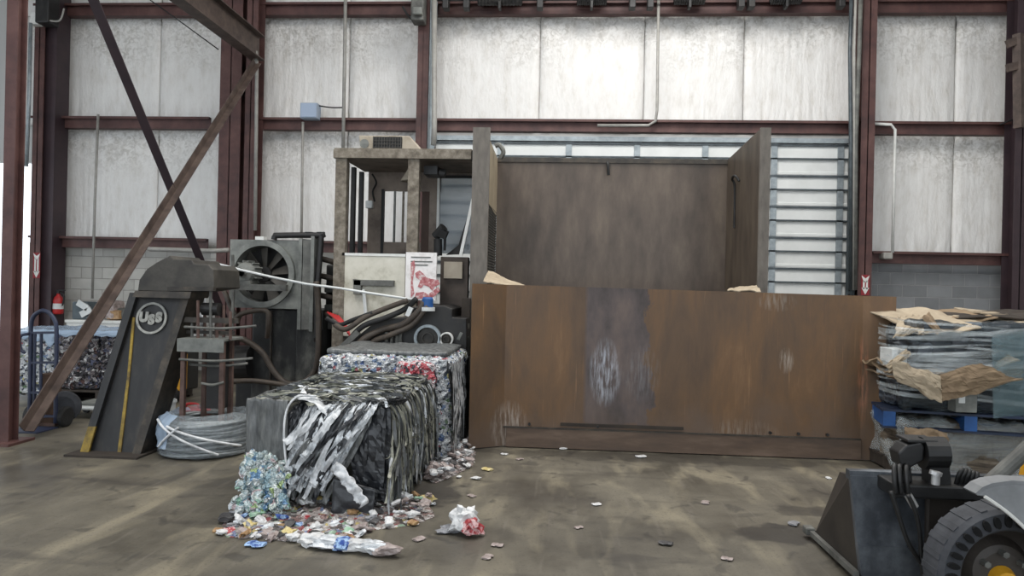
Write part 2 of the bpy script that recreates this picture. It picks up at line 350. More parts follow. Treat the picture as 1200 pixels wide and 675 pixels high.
def liner_panel(x0, x1, z0, z1, seed):
    nx = max(10, int((x1 - x0) / .025)); nzn = max(10, int((z1 - z0) / .045))
    def fn(u, v):
        x = x0 + (x1 - x0) * u; z = z0 + (z1 - z0) * v
        e = min(u, 1 - u) * (x1 - x0); b = min(1, e / .12) ** .5 * .05
        vv = 1 - v
        top = max(0, 1 - vv / .28); bot = max(0, 1 - v / .3)
        h = .034 * top ** .7 * noise.fractal(V((x * 5, z * 7, seed)), .9, 2.1, 5) + .02 * (bot + .12) * noise.noise(V((x * 15 + 2 * noise.noise(V((x, z, 3))), z * 1.8, seed + 3))) + .006 * noise.noise(V((x * 22, z * .7, seed + 8))) + .02 * noise.noise(V((x * 1.3, z * .8, seed)))
        pv = min(1, min(v, 1 - v) * (z1 - z0) / .15) ** .5 * .04
        return (x, WY + .1 - b - pv - h, z)
    return MB().sheet(fn, nx, nzn, .004)
k = 0
for z0, z1 in ((ZL - .05, ZM), (ZM, ZU), (ZU, TOP)):
    for x0, x1 in zip(edges, edges[1:]):
        if z1 == ZM and x0 > xd - .1 and x1 < xe + .1: continue      # the sectional door hangs here
        if x0 < xa - .5 and z0 < DZ: 
            if z0 < ZM - .1: continue
        k += 1
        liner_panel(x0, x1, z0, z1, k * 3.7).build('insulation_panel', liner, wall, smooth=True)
def block_wall(name, x0, x1, z1, c1, c2, mort, label):
    m = bpy.data.materials.new(name + '_mat'); m.use_nodes = True; nt = m.node_tree; N = nt.nodes; L = nt.links; b = N['Principled BSDF']; b.inputs['Roughness'].default_value = .8
    tc = N.new('ShaderNodeTexCoord'); sp = N.new('ShaderNodeSeparateXYZ'); cb = N.new('ShaderNodeCombineXYZ')
    L.new(tc.outputs['Object'], sp.inputs[0]); L.new(sp.outputs['X'], cb.inputs['X']); L.new(sp.outputs['Z'], cb.inputs['Y'])
    bt = N.new('ShaderNodeTexBrick'); bt.inputs['Scale'].default_value = 1; bt.inputs['Brick Width'].default_value = .4; bt.inputs['Row Height'].default_value = .2
    bt.inputs['Mortar Size'].default_value = .007; bt.inputs['Mortar Smooth'].default_value = .3; bt.inputs['Color1'].default_value = (*s2l(c1), 1); bt.inputs['Color2'].default_value = (*s2l(c2), 1); bt.inputs['Mortar'].default_value = (*s2l(mort), 1)
    L.new(cb.outputs[0], bt.inputs['Vector'])
    nz_ = N.new('ShaderNodeTexNoise'); nz_.inputs['Scale'].default_value = 5; nz_.inputs['Detail'].default_value = 8; L.new(tc.outputs['Object'], nz_.inputs['Vector'])
    mx = N.new('ShaderNodeMixRGB'); mx.blend_type = 'MULTIPLY'; mx.inputs[0].default_value = .35; L.new(bt.outputs['Color'], mx.inputs[1]); L.new(nz_.outputs['Fac'], mx.inputs[2]); L.new(mx.outputs[0], b.inputs['Base Color'])
    bp = N.new('ShaderNodeBump'); bp.inputs['Distance'].default_value = .01; bp.inputs['Strength'].default_value = .8; bp.invert = True
    L.new(bt.outputs['Fac'], bp.inputs['Height']); L.new(bp.outputs['Normal'], b.inputs['Normal'])
    MB().b2(x0, x1, WY - .04, WY + .12, 0, z1).build(name, m, label=label, cat='wall', kind='structure', origin=(x0, WY, 0))
block_wall('wall_back_painted', DX1 + .05, xd, ZL - .02, (196, 194, 188), (178, 176, 170), (160, 158, 152), 'white painted concrete block base of the back wall')
block_wall('wall_back_blocks', xe, XR - .2, ZL - .02, (120, 122, 124), (138, 140, 142), (152, 152, 152), 'bare grey concrete block base of the back wall')

# girts: Z-profiles, one per bay and height
def girt(x0, x1, z, label):
    y0 = WY - .16; g = MB()
    g.b2(x0, x1, y0 - .09, y0 - .078, z - .09, z + .08)                       # web
    g.b2(x0, x1, y0 - .17, y0 - .078, z + .08, z + .092); g.b2(x0, x1, y0 - .17, y0 - .16, z + .05, z + .08)
    g.b2(x0, x1, y0 - .09, y0 + .06, z - .102, z - .09)
    g.build('wall_girt', red_steel, label=label, cat='steel girt', kind='structure', group='horizontal wall girts')
bays = [(xa - .2, xc0, 'the bay with the crossed braces'), (xc1, xd, 'the bay of the blue grey junction box'), (xd, xe, 'the bay behind the hopper'), (xe, xf, 'the bay right of the door track')]
for z, zn in ((ZU, 'upper'), (ZM, 'middle'), (ZL, 'lower')):
    for x0, x1, t in bays:
        if z == ZL and x0 == xd: continue
        girt(x0, x1, z, f'{zn} red oxide steel girt across {t}')
girt(xf, XR - .2, ZU, 'upper girt right of the last column'); 
# columns
def column(px0, px1, y, z1, d, m, label, z0=0, extra=None, py=200):
    x0, x1 = P(px0, py, y).x, P(px1, py, y).x
    c = hcol(MB(), (x0 + x1) / 2, y + d / 2, z0, z1, x1 - x0, d, along='y')
    if extra: extra(c, x0, x1)
    return c.build('steel_column', m, label=label, cat='steel column', kind='structure', group='red steel columns')
colA = column(6, 19, 6.55, TOP, .13, red_steel, 'nearest red brown steel column at the left edge', extra=lambda c, x0, x1: c.b2(x0 - .1, x1 + .08, 6.45, 6.8, 0, .025), py=100)
column(37, 49, 12.0, TOP, .3, red_steel, 'red brown steel column beside the bright doorway', py=200)
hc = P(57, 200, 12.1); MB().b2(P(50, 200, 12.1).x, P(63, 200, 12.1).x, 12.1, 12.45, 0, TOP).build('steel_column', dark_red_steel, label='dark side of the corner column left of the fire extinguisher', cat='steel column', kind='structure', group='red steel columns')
column(256, 281, 12.0, TOP, .4, red_steel, 'broad steel column at the end of the overhead beam', py=180)
column(286, 299, 12.0, TOP, .3, red_steel, 'slim steel post just right of the broad column', py=180)
column(488, 501, 12.1, TOP, .3, red_steel, 'steel column above the air conditioner of the cab', py=120)
column(1010, 1026, 12.0, TOP, .3, red_steel, 'steel column beside the sectional door track', py=120)
column(1189, 1206, 12.0, TOP, .3, dark_red_steel, 'steel column at the right edge of the wall', py=200)
# beam and braces of the cross-braced frame
AX = -5.25
zb0, zb1 = 5.36, 5.78
ib = MB(); ib.b2(AX - .11, AX + .11, 3, 12.0, zb0, zb0 + .02).b2(AX - .11, AX + .11, 3, 12.0, zb1 - .02, zb1).b2(AX - .01, AX + .01, 3, 12.0, zb0, zb1)
ib.build('overhead_beam', brown_steel, label='dark red brown overhead beam running from the column towards the camera', cat='steel beam', kind='structure')
def angle(p, q, w, m, label):
    p, q = V(p), V(q); d = (q - p).normalized(); n = d.cross(V((1, 0, 0))).normalized()
    a = MB(); a.beam(p, q, .012, w, up=n); t = n * (w / 2)
    a.beam(p + t + V((w / 2, 0, 0)), q + t + V((w / 2, 0, 0)), w, .012, up=n)
    return a.build('diagonal_brace', m, label=label, cat='steel brace', kind='structure', group='crossed braces')
angle((AX, 6.75, .12), (AX + .02, 11.8, 5.3), .1, brown_steel, 'diagonal brace rising from the near column foot to the far column head')
angle((AX + .05, 6.8, 5.5), (AX - .25, 12.0, .4), .12, dark_red_steel, 'dark diagonal brace falling from top left behind the black chute')
# arrow stickers on two columns
def arrow_sticker(x, y, z0, z1, w, label):
    t = thing('arrow_sticker', (x, y, z0), label, 'sticker')
    MB().b2(x - w / 2, x + w / 2, y - .003, y, z0, z1).build('red_strip', mat('sticker_red_' + str(len(MATS)), (130, 36, 44)), t)
    a = MB(); yy = y - .006
    a.b2(x - w * .3, x - w * .08, yy, yy + .004, z0 + .1, z1 - .1).b2(x + w * .08, x + w * .3, yy, yy + .004, z0 + .1, z1 - .1)
    a.prism([(x - w * .45, yy, z0 + .12), (x, yy, z0 + .01), (x + w * .45, yy, z0 + .12)], (0, .004, 0))
    a.prism([(x - w * .48, yy, z1 - .01), (x - w * .2, yy, z1 - .12), (x + w * .2, yy, z1 - .12), (x + w * .48, yy, z1 - .01), (x, yy, z1 - .06)], (0, .004, 0))
    a.build('arrow_mark', white_metal, t)
arrow_sticker(P(1014, 333, 11.99).x, 11.99, P(1014, 346, 11.99).z, P(1014, 322, 11.99).z, .13, 'red sticker with white arrow on the column by the door track')
arrow_sticker(P(43, 310, 11.99).x, 11.99, P(43, 326, 11.99).z, P(43, 296, 11.99).z, .13, 'red sticker with white arrow on the column by the bright doorway')

# sectional door behind the hopper
door = thing('door_1', (P(750, 300, 12.4).x, 12.42, 0), 'white sectional overhead door behind the hopper', 'door'); door['kind'] = 'structure'
dx0, dx1 = P(508, 300, 12.4).x, P(992, 300, 12.4).x
door_w = mat('door_white_steel', (196, 198, 196), (216, 218, 216), scale=2, rough=.5)
secs = 8; sh = 4.12 / secs
for i in range(secs):
    z0 = i * sh; p = MB()
    prof = [(12.45, z0), (12.42, z0), (12.42, z0 + .04), (12.435, z0 + .05), (12.435, z0 + sh * .47), (12.42, z0 + sh * .5), (12.42, z0 + sh - .006), (12.45, z0 + sh - .006)]
    p.prism([(dx0, y, z) for y, z in prof], (dx1 - dx0, 0, 0))
    sec = p.build('door_panel', door_w, door)
    st = MB()
    for px in (585, 665, 745, 825, 906, 984):
        X = P(px, 250, 12.4).x; st.b2(X - .05, X + .05, 12.395, 12.42, z0, z0 + sh - .006)
    st.build('stile', galv, sec)
    ru = MB(); ru.b2(dx0, dx1, 12.39, 12.42, z0 + sh - .05, z0 + sh - .015); ru.b2(dx0, dx1, 12.395, 12.42, z0 + sh * .5 - .012, z0 + sh * .5 + .014)
    ru.build('strut', dark_galv, sec)
tr = MB(); X = P(993, 250, 12.3).x; tr.b2(X - .01, X + .09, 12.25, 12.27, 0, 4.6).b2(X + .08, X + .09, 12.15, 12.35, 0, 4.6)
tr.build('track', dark_galv, door)
hl = MB()
for i in range(40): hl.b2(X + .02, X + .05, 12.243, 12.25, .6 + i * .09, .64 + i * .09)
hl.build('track_slots', black_rubber, door)
tl = MB(); X2 = P(507, 250, 12.3).x; tl.b2(X2 - .09, X2 + .01, 12.25, 12.27, 0, 7).b2(X2 - .09, X2 - .08, 12.15, 12.35, 0, 7); tl.build('track', galv, door)
lb = MB(); lb.b2(dx0, dx1, 12.36, 12.5, 4.12, 4.2); lb.build('top_seal', galv, door)
# torsion shaft with springs above the upper girt
sz = P(740, -1, 12.1).z
ts = thing('torsion_spring_shaft', (P(740, 0, 12.1).x, 12.1, sz), 'dark torsion spring shaft above the upper girt over the hopper', 'spring shaft')
MB().cyl((dx0, 12.1, sz), (dx1, 12.1, sz), .02).build('shaft', black_steel, ts)
for a, b in ((560, 612), (676, 711), (790, 826), (903, 939)):
    p = MB(); n = 26; xa_, xb_ = P(a, 0, 12.1).x, P(b, 0, 12.1).x
    p.lathe([((.1 if j % 2 else .085), (xb_ - xa_) * j / n) for j in range(n + 1)], (xa_, 12.1, sz), (1, 0, 0), 16).build('spring', black_steel, ts)
    X = (xa_ + xb_) / 2; MB().b2(X - .02, X + .02, 12.02, 12.18, sz - .16, sz + .02).build('bracket', black_steel, ts)
for a in (523, 547, 633, 741, 762, 868, 880, 985):
    X = P(a, 0, 12.1).x; MB().b2(X - .05, X + .05, 12.0, 12.18, sz - .17, sz + .1).build('bearing_plate', black_steel, ts, bevel=.01)
for n_, (a, b, zz, lab) in enumerate(((541, 567, .06, 'pale board on the upper girt, furthest left of the row'), (612, 628, .1, 'pale board on the upper girt left of the yellow post'), (642, 672, .13, 'pale board on the upper girt right of the yellow post'), (709, 735, .13, 'narrow pale board on the upper girt by black bracket'), (827, 861, .13, 'pale board on the upper girt between two springs'), (884, 904, .1, 'short pale board on the upper girt near the right spring'))):
    MB().b2(P(a, 0, 12.35).x, P(b, 0, 12.35).x, 12.33, 12.36, ZU + .1, ZU + .1 + .28).build('ledge_board', white_metal, label=lab, cat='board', group='pale boards above the girt')
MB().b2(P(635, 0, 12.2).x, P(640, 0, 12.2).x, 12.2, 12.27, ZU + .09, 7.4).build('yellow_post', yellow_worn, label='thin yellow post standing on the upper girt', cat='post')

# conduits, boxes, cables on the wall
def pipe(name, pts, r, m, label, cat, group=None, smooth=False): return MB().tube(pts, r, 8, smooth).build(name, m, label=label, cat=cat, group=group, smooth=True)
YC = WY - .38
pipe('conduit', [P(772, -20, YC), P(770, 130, YC), P(768, 142, YC), P(760, 147, YC), P(700, 147, YC)], .025, conduit_mat, 'thin grey conduit dropping through the white panels above the hopper', 'conduit')
pipe('conduit', [P(405, -10, YC), P(404, 60, YC), P(402, 180, YC)], .03, conduit_mat, 'grey conduit right of the junction box', 'conduit')
pipe('conduit', [P(115, 134, YC), P(111, 240, YC), P(108, 350, YC)], .022, conduit_mat, 'thin conduit down the wall left of the crossing braces', 'conduit')
pipe('conduit', [P(355, 143, YC), P(353, 290, YC)], .022, conduit_mat, 'thin conduit running down below the junction box', 'conduit')
pipe('conduit', [P(300, 60, 11.9), P(301, 78, 11.9), P(299, 270, 11.9)], .03, conduit_mat, 'grey conduit along the slim steel post', 'conduit')
pipe('conduit', [P(509, -10, 11.9), P(509, 150, 11.9), P(508, 170, 11.9)], .045, conduit_mat, 'thick pale conduit beside the column above the cab', 'conduit')
pipe('conduit', [P(1022, 145, YC), P(1044, 146, YC), P(1049, 152, YC), P(1048, 200, YC), P(1046, 296, YC)], .025, white_metal, 'white bent conduit right of the door track column', 'conduit')
MB().b2(P(1041, 0, YC).x, P(1052, 0, YC).x, YC - .05, YC + .2, P(1047, 304, YC).z, P(1047, 296, YC).z).build('conduit_box', conduit_mat, label='small round box where the white conduit meets the lower girt', cat='electrical box', bevel=.02)
for q, (a, b, r) in enumerate(((996, 999, .03), (1001, 1003, .022), (1007, 1005, .035))):
    pipe('cable', [P(a + 2, -10, 11.95 - q * .03), P(a, 60, 11.95 - q * .03), P(b - 2, 160, 11.95), P(b - 3, 340, 11.95)], r, (dark_galv, conduit_mat, grey_steel)[q], ('dark cable nearest the door panels beside the door column', 'thin pale conduit in the middle of the bundle by the door column', 'grey conduit nearest the red column by the door track')[q], 'conduit', 'cables beside the door column')
jb = thing('junction_box', P(364, 139, YC), 'pale blue grey electrical box on the middle girt', 'electrical box')
MB().b2(P(354, 130, YC).x, P(374, 130, YC).x, YC - .1, YC + .1, P(364, 140, YC).z, P(364, 122, YC).z).build('box_body', mat('blue_grey_box', (138, 150, 166), (156, 168, 182)), jb, bevel=.01)
MB().b2(P(355, 130, YC).x, P(373, 130, YC).x, YC - .12, YC - .1, P(364, 139, YC).z, P(364, 123, YC).z).build('box_lid', mat('blue_grey_lid', (150, 164, 184)), jb, bevel=.008)
MB().tube([P(374, 124, YC), P(388, 126, YC), P(402, 126, YC)], .012).build('box_wire', black_rubber, jb)
dr = thing('door_operator', P(493, 28, 11.9), 'grey electric door operator at the head of the column above the cab', 'motor')
MB().b2(P(483, 0, 11.9).x, P(498, 0, 11.9).x, 11.8, 12.08, P(490, 26, 11.9).z, P(490, -15, 11.9).z).build('housing', grey_steel, dr, bevel=.02)
MB().b2(P(485, 0, 11.8).x, P(496, 0, 11.8).x, 11.7, 11.8, P(490, 22, 11.9).z, P(490, 13, 11.9).z).build('gearbox', pale_grey, dr, bevel=.02)
MB().tube([P(472, 8, 11.9), P(478, 18, 11.9), P(484, 24, 11.85)], .02).build('cable', black_rubber, dr)
lm = thing('wall_lamp_fixture', P(40, 26, 11.7), 'dark electrical fixture high on the column by the doorway', 'electrical box')
MB().b2(P(41, 0, 11.7).x, P(57, 0, 11.7).x, 11.7, 11.98, P(48, 26, 11.7).z, P(48, -12, 11.7).z).build('housing', black_steel, lm, bevel=.02)
MB().b2(P(32, 0, 11.7).x, P(42, 0, 11.7).x, 11.75, 11.9, P(36, 27, 11.7).z, P(36, 13, 11.7).z).build('side_box', white_metal, lm, bevel=.02)
MB().tube([P(57, 24, 11.75), P(70, 24, 11.75), P(75, 10, 11.75)], .015).build('cable', conduit_mat, lm)
pipe('conduit', [P(36, 27, 11.75), P(34, 120, 11.75), P(31, 195, 11.75)], .03, galv, 'galvanised conduit beside the column at the bright doorway', 'conduit')
br = thing('steel_bracket', P(1190, 80, 11.8), 'brown steel bracket with angle arms on the rightmost column', 'bracket')
for y0, y1 in ((52, 42), (80, 74)): MB().beam(P(1180, y0, 11.8), P(1206, y1, 11.8), .06, .12).build('arm', brown_steel, br)
MB().beam(P(1193, 40, 11.8), P(1194, 150, 11.85), .12, .1).build('back_plate', brown_steel, br)
pipe('wire', [P(1172, 146, YC), P(1184, 141, YC), P(1198, 138, YC)], .015, black_rubber, 'loose black wire lying on the middle girt at right', 'wire')
pipe('pipe', [P(165, 283, 11.0), P(168, 289, 11.0), P(176, 292, 11.0), P(250, 294, 11.0), P(268, 293, 11.0)], .035, conduit_mat, 'grey pipe running above the black chute hood', 'pipe')
pipe('wire', [P(176, 0, 11.4), P(215, 28, 11.4), P(256, 58, 11.5)], .01, black_rubber, 'thin black wire sagging under the overhead beam', 'wire')

# fire extinguisher on the painted blocks
fe = thing('fire_extinguisher', P(68, 369, 12.2), 'red fire extinguisher hung on the painted block wall', 'fire extinguisher')
a = P(68, 368, 12.2); h = P(68, 348, 12.2).z - a.z
MB().lathe([(0, 0), (.075, .0), (.085, .02), (.085, h - .06), (.06, h), (.03, h + .03), (.03, h + .06), (0, h + .06)], a, n=20).build('cylinder', red_paint, fe, smooth=True)
MB().lathe([(.0865, h * .3), (.0865, h * .62)], a, n=20).build('label_band', white_plastic, fe)
MB().box(a + V((0, 0, h + .08)), (.05, .05, .05)).box(a + V((.05, 0, h + .12)), (.14, .03, .02)).build('valve', black_rubber, fe)
MB().tube([a + V((.03, 0, h + .08)), a + V((.12, -.02, h + .02)), a + V((.1, -.03, h * .5))], .015).build('hose', black_rubber, fe)

# ------------------------------------------------------------------ black chute with the round emblem
CY = 6.35
ch = thing('discharge_chute', F(130, 533), 'tall black slanted steel chute with round white USS emblem', 'chute')
def q(x, y, Y=CY, dy=0):
    p = P(x, y, Y); return p + V((0, dy, 0))
lean = lambda y: (533 - y) / 190 * .25                      # leans back towards the top
def c_(x, y, d=0):
    return P(x, y, CY + lean(y) + d)
MB().prism([c_(98, 532, .02), c_(160, 344, .02), c_(218, 346, .02), c_(160, 534, .02)], (0, .03, 0)).build('face_plate', chute_mat, ch)
MB().prism([c_(93, 532, -.03), c_(102, 532, -.03), c_(160, 345, -.03), c_(152, 343, -.03)], (0, .07, 0)).build('side_flange', chute_mat, ch)
MB().prism([c_(103, 500, -.036), c_(93, 532, -.036), c_(103, 532, -.036), c_(112, 500, -.036)], (0, .02, 0)).build('yellow_foot', yellow_worn, ch)
MB().prism([c_(154, 534, -.03), c_(164, 534, -.03), c_(222, 347, -.03), c_(213, 346, -.03)], (0, .3, 0)).build('side_flange', chute_edge, ch)
MB().prism([c_(155, 348, -.1), c_(222, 350, -.1), c_(224, 342, -.1), c_(158, 341, -.1)], (0, .36, 0)).build('head_bar', chute_edge, ch)
MB().prism([c_(137, 534, .008), c_(141, 534, .008), c_(152, 440, .008), c_(158, 372, .008), c_(155, 372, .008), c_(149, 440, .008)], (0, .012, 0)).build('yellow_stripe', yellow_worn, ch)
MB().b2(c_(88, 536).x, c_(172, 536).x, CY - .16, CY + .4, .0, .02).build('base_plate', dark_wood, ch)
MB().prism([q(*p, 6.55) for p in ((161, 341), (163, 328), (172, 315), (184, 307), (196, 301), (199, 299), (203, 303.5), (224, 304), (227, 309), (244, 310), (250, 316), (251, 338), (215, 343))], (0, .55, 0)).build('hood', hood_mat, ch, bevel=.01)
MB().prism([q(*p, 6.5) for p in ((196, 336), (250, 336), (250, 341), (196, 341))], (0, .05, 0)).build('hood_rib', chute_edge, ch)
# emblem
ec = c_(178, 373, .008); R0 = (c_(196, 373) - c_(160, 373)).x / 2
tl_ = math.atan(.25 / 1.41)
em = MB(); em.ring(ec, (0, -1, tl_), R0, R0 * .86, .012, 48); emo = em.build('emblem', logo_white, ch)
fc = bpy.data.curves.new('tmp', 'FONT'); fc.size = R0 * .98; fc.offset = .008; fc.extrude = .004; fc.align_x = 'CENTER'; fc.align_y = 'CENTER'
def text_mesh(body, size, name, m, parent, loc, rot, offset=.0):
    c = bpy.data.curves.new('txt', 'FONT'); c.body = body; c.size = size; c.offset = offset; c.extrude = .004; c.align_x = 'CENTER'; c.align_y = 'CENTER'
    o = bpy.data.objects.new('txt', c); C.objects.link(o); bpy.context.view_layer.update()
    me = bpy.data.meshes.new_from_object(o.evaluated_get(bpy.context.evaluated_depsgraph_get()))
    bpy.data.objects.remove(o)
    me.transform(Matrix.Translation(V(loc) - ORG[parent.name]) @ Euler(rot).to_matrix().to_4x4()); me.materials.clear(); me.materials.append(m)
    t = bpy.data.objects.new(name, me); C.objects.link(t); t.parent = parent; ORG[t.name] = ORG[parent.name]
    return t
for chx, dx, dz in (('U', -.48, .05), ('S', .02, -.1), ('S', .5, .05)):
    text_mesh(chx, R0 * .8, 'emblem_letter', logo_white, emo, ec + V((dx * R0, -.012, dz * R0)), (pi / 2 - tl_, 0, 0), .009)
# ragged translucent scrap bag behind the chute head
def rag(c, sx, sz, seed, m, name, label, cat, amp=.12, y=.0, group=None, parent=None):
    c = V(c)
    def fn(u, v):
        p = V((u * 3 + seed, v * 3, seed)); e = 1 - .3 * noise.noise(p)
        return c + V(((u - .5) * sx * e, amp * noise.fractal(p, 1, 2, 4), (v - .5) * sz * e + .06 * noise.noise(p * 2)))
    return MB().sheet(fn, 18, 18, .006).build(name, m, parent, label, cat, group, smooth=True)
rag(P(226, 372, 7.4), .26, .42, 3, white_foil, 'plastic_bag', 'white torn plastic bag hanging behind the chute head', 'plastic bag')

# ------------------------------------------------------------------ hydraulic power unit with cooling fan
FY = 8.4
def fq(x, y, d=0): return P(x, y, FY) + V((0, d, 0))
pu = thing('hydraulic_power_unit', F(320, 482), 'greasy hydraulic power unit with round cooling fan on a tall oil tank', 'hydraulic unit')
x0, x1 = fq(269, 320).x, fq(352, 320).x; zt, zb_ = fq(300, 281).z, fq(300, 361).z
fcn = fq(308, 321); rf = (fq(340, 321) - fq(276, 321)).x / 2
sh_ = MB(); n = 48                                                    # shroud plate with a round hole
for side in (0, .03):
    pass
def sq(a):
    ca, sa = cos(a), sin(a); tx = ((x1 - fcn.x) if ca > 0 else (fcn.x - x0)) / max(1e-6, abs(ca)); tz = ((zt - fcn.z) if sa > 0 else (fcn.z - zb_)) / max(1e-6, abs(sa)); t = min(tx, tz)
    return t * ca, t * sa
angs = sorted([2 * pi * k / n for k in range(n)] + [math.atan2(zt - fcn.z, x1 - fcn.x) % (2 * pi), math.atan2(zt - fcn.z, x0 - fcn.x) % (2 * pi), math.atan2(zb_ - fcn.z, x0 - fcn.x) % (2 * pi), math.atan2(zb_ - fcn.z, x1 - fcn.x) % (2 * pi)])
L_ = []
for a in angs:
    ox, oz = sq(a); ix, iz = rf * cos(a), rf * sin(a)
    L_.append([sh_.bm.verts.new(fcn + V((xx, yy, zz))) for xx, yy, zz in ((ox, 0, oz), (ix, 0, iz), (ix, .25, iz), (ox, .25, oz))])
for A, B in zip(L_, L_[1:] + L_[:1]):
    for k in range(4): sh_.bm.faces.new((A[k], B[k], B[(k + 1) % 4], A[(k + 1) % 4]))
sho = sh_.build('fan_shroud', pale_grey, pu)
MB().ring(fcn, (0, -1, 0), rf * 1.2, rf, .05, 48).build('shroud_ring', pale_grey, sho)
MB().b2(x0 + .02, x1 - .02, FY + .2, FY + .3, zb_ + .02, zt - .02).build('radiator_core', black_steel, pu)
fan = MB().lathe([(0, 0), (.09, 0), (.09, .08), (0, .08)], fcn + V((0, .1, 0)), (0, -1, 0), 20).build('fan_hub', black_steel, pu)
for k in range(9):
    a = 2 * pi * k / 9 + .25; d = V((cos(a), 0, sin(a))); t = V((-sin(a), 0, cos(a)))
    b = MB(); y = V((0, 1, 0))
    pts = [fcn + y * .07 + d * .08 - t * .03 - y * .02, fcn + y * .07 + d * (rf - .02) - t * .07 - y * .05, fcn + y * .07 + d * (rf - .02) + t * .05 + y * .03, fcn + y * .07 + d * .08 + t * .03 + y * .02]
    b.prism(pts, (0, .008, 0)).build('fan_blade', hood_mat, fan)
MB().b2(fq(262, 336).x, fq(346, 336).x, FY - .3, FY - .22, fq(300, 340).z, fq(300, 333).z).build('motor_bar', grey_steel, pu)
mc = fq(298, 320)
mo = MB().lathe([(0, -.02), (.1, -.02), (.12, .02), (.12, .2), (.1, .25), (.05, .27), (.05, .34)], mc + V((0, -.04, 0)), (0, -1, 0), 20).build('fan_motor', pale_grey, pu, smooth=False)
mf = MB()
for k in range(14): 
    a = 2 * pi * k / 14; mf.box(mc + V((.13 * cos(a), -.16, .13 * sin(a))), (.03, .18, .012), (0, -a, 0))
mf.build('cooling_fins', pale_grey, mo)
MB().b2(fq(290, 330).x, fq(306, 330).x, FY - .3, FY - .1, fq(300, 336).z, fq(300, 329).z).build('motor_foot', grey_steel, pu)
# side channels, pipes
for a, b, y0, y1, m in ((352, 356, 280, 386, pale_grey), (357, 366, 281, 386, grey_steel), (366, 370, 277, 388, pale_grey)):
    MB().b2(fq(a, 300).x, fq(b, 300).x, FY - .06, FY + .22, fq(360, y1).z, fq(360, y0).z).build('side_channel', m, pu)
MB().tube([fq(322, 281, -.02), fq(323, 277, -.02), fq(327, 276, -.02), fq(376, 276, -.02), fq(377, 279, -.02), fq(374, 320, -.02), fq(371, 350, -.02), fq(372, 400, -.02)], .035, 10).build('pipe', black_steel, pu, smooth=True)
MB().cyl(fq(362, 277), fq(362, 272), .05).cyl(fq(376, 277), fq(376, 272), .05).build('pipe_cap', black_steel, pu)
MB().b2(fq(299, 278).x, fq(309, 278).x, FY, FY + .1, fq(300, 282).z, fq(300, 277).z).build('junction_cap', white_metal, pu)
# tank
MB().b2(fq(290, 400).x, fq(374, 400).x, FY + .12, FY + 1.0, 0, fq(300, 362).z).build('oil_tank', tank_mat, pu, bevel=.015)
MB().b2(fq(313, 400).x, fq(314.5, 400).x, FY + .08, FY + .14, 0.02, fq(300, 364).z).build('tank_seam', chute_edge, pu)
MB().b2(fq(345, 400).x, fq(374, 400).x, FY + .05, FY + .14, .35, fq(360, 386).z).build('tank_cover', tank_mat, pu, bevel=.01)
MB().b2(fq(268, 400).x, fq(291, 400).x, FY + .2, FY + .9, 0, fq(280, 450).z).build('pump_base', black_steel, pu, bevel=.02)
MB().cyl(fq(270, 425, .1), fq(292, 425, .1), .2, 20).cyl(fq(262, 425, .1), fq(270, 425, .1), .13, 20).build('pump_motor', black_steel, pu)
MB().b2(fq(270, 420).x, fq(286, 420).x, FY - .02, FY + .1, fq(280, 440).z, fq(280, 418).z).build('red_valve', mat('faded_red_paint', (86, 40, 40), (116, 60, 58), scale=8), pu, bevel=.01)
for pts, r in (([(258, 392), (275, 394), (292, 398), (310, 412), (322, 432), (334, 445), (346, 449), (360, 446), (372, 432), (377, 408), (377, 360), (376, 330)], .035), ([(268, 446), (300, 444), (330, 448), (352, 452), (372, 448), (380, 430)], .03), ([(270, 380), (280, 374), (294, 366), (318, 364), (320, 380), (316, 395)], .03), ([(266, 340), (280, 366), (285, 372)], .03)):
    MB().tube([fq(a, b, -.12 + .05 * sin(a)) for a, b in pts], r, 8).build('hydraulic_hose', hose_mat, pu, smooth=True)
MB().tube([fq(285, 300, -.28), fq(286, 340, -.28), fq(284, 385, -.28)], .018, 8).build('thin_pipe', grey_steel, pu)

# valve bank between tank and cab
vb = thing('valve_bank', P(384, 440, 8.7), 'dark valve bank with pipes squeezed between oil tank and cab', 'valve bank')
vb.location.z = 0; ORG[vb.name] = V(vb.location)
MB().b2(P(377, 400, 8.8).x, P(396, 400, 8.8).x, 8.9, 9.4, 0, P(385, 310, 8.8).z).build('valve_body', black_steel, vb, bevel=.02)
for y0 in (302, 322, 345, 366): MB().tube([P(370, y0, 8.7), P(384, y0 + 3, 8.6), P(398, y0 + 8, 8.7)], .035).build('pipe', hose_mat, vb, smooth=True)
for y0 in (335, 357, 378): MB().b2(P(380, y0, 8.7).x, P(394, y0, 8.7).x, 8.7, 8.9, P(385, y0 + 8, 8.7).z, P(385, y0, 8.7).z).build('valve_block', grey_steel, vb, bevel=.01)
for k in range(5):
    MB().tube([P(384 + k * 3, 366 + k, 8.1), P(394 + k * 3, 374 + k * 2, 8.0), P(402 + k * 2, 382 + k * 3, 7.95)], .012).build('red_cable', red_paint, vb, smooth=True)

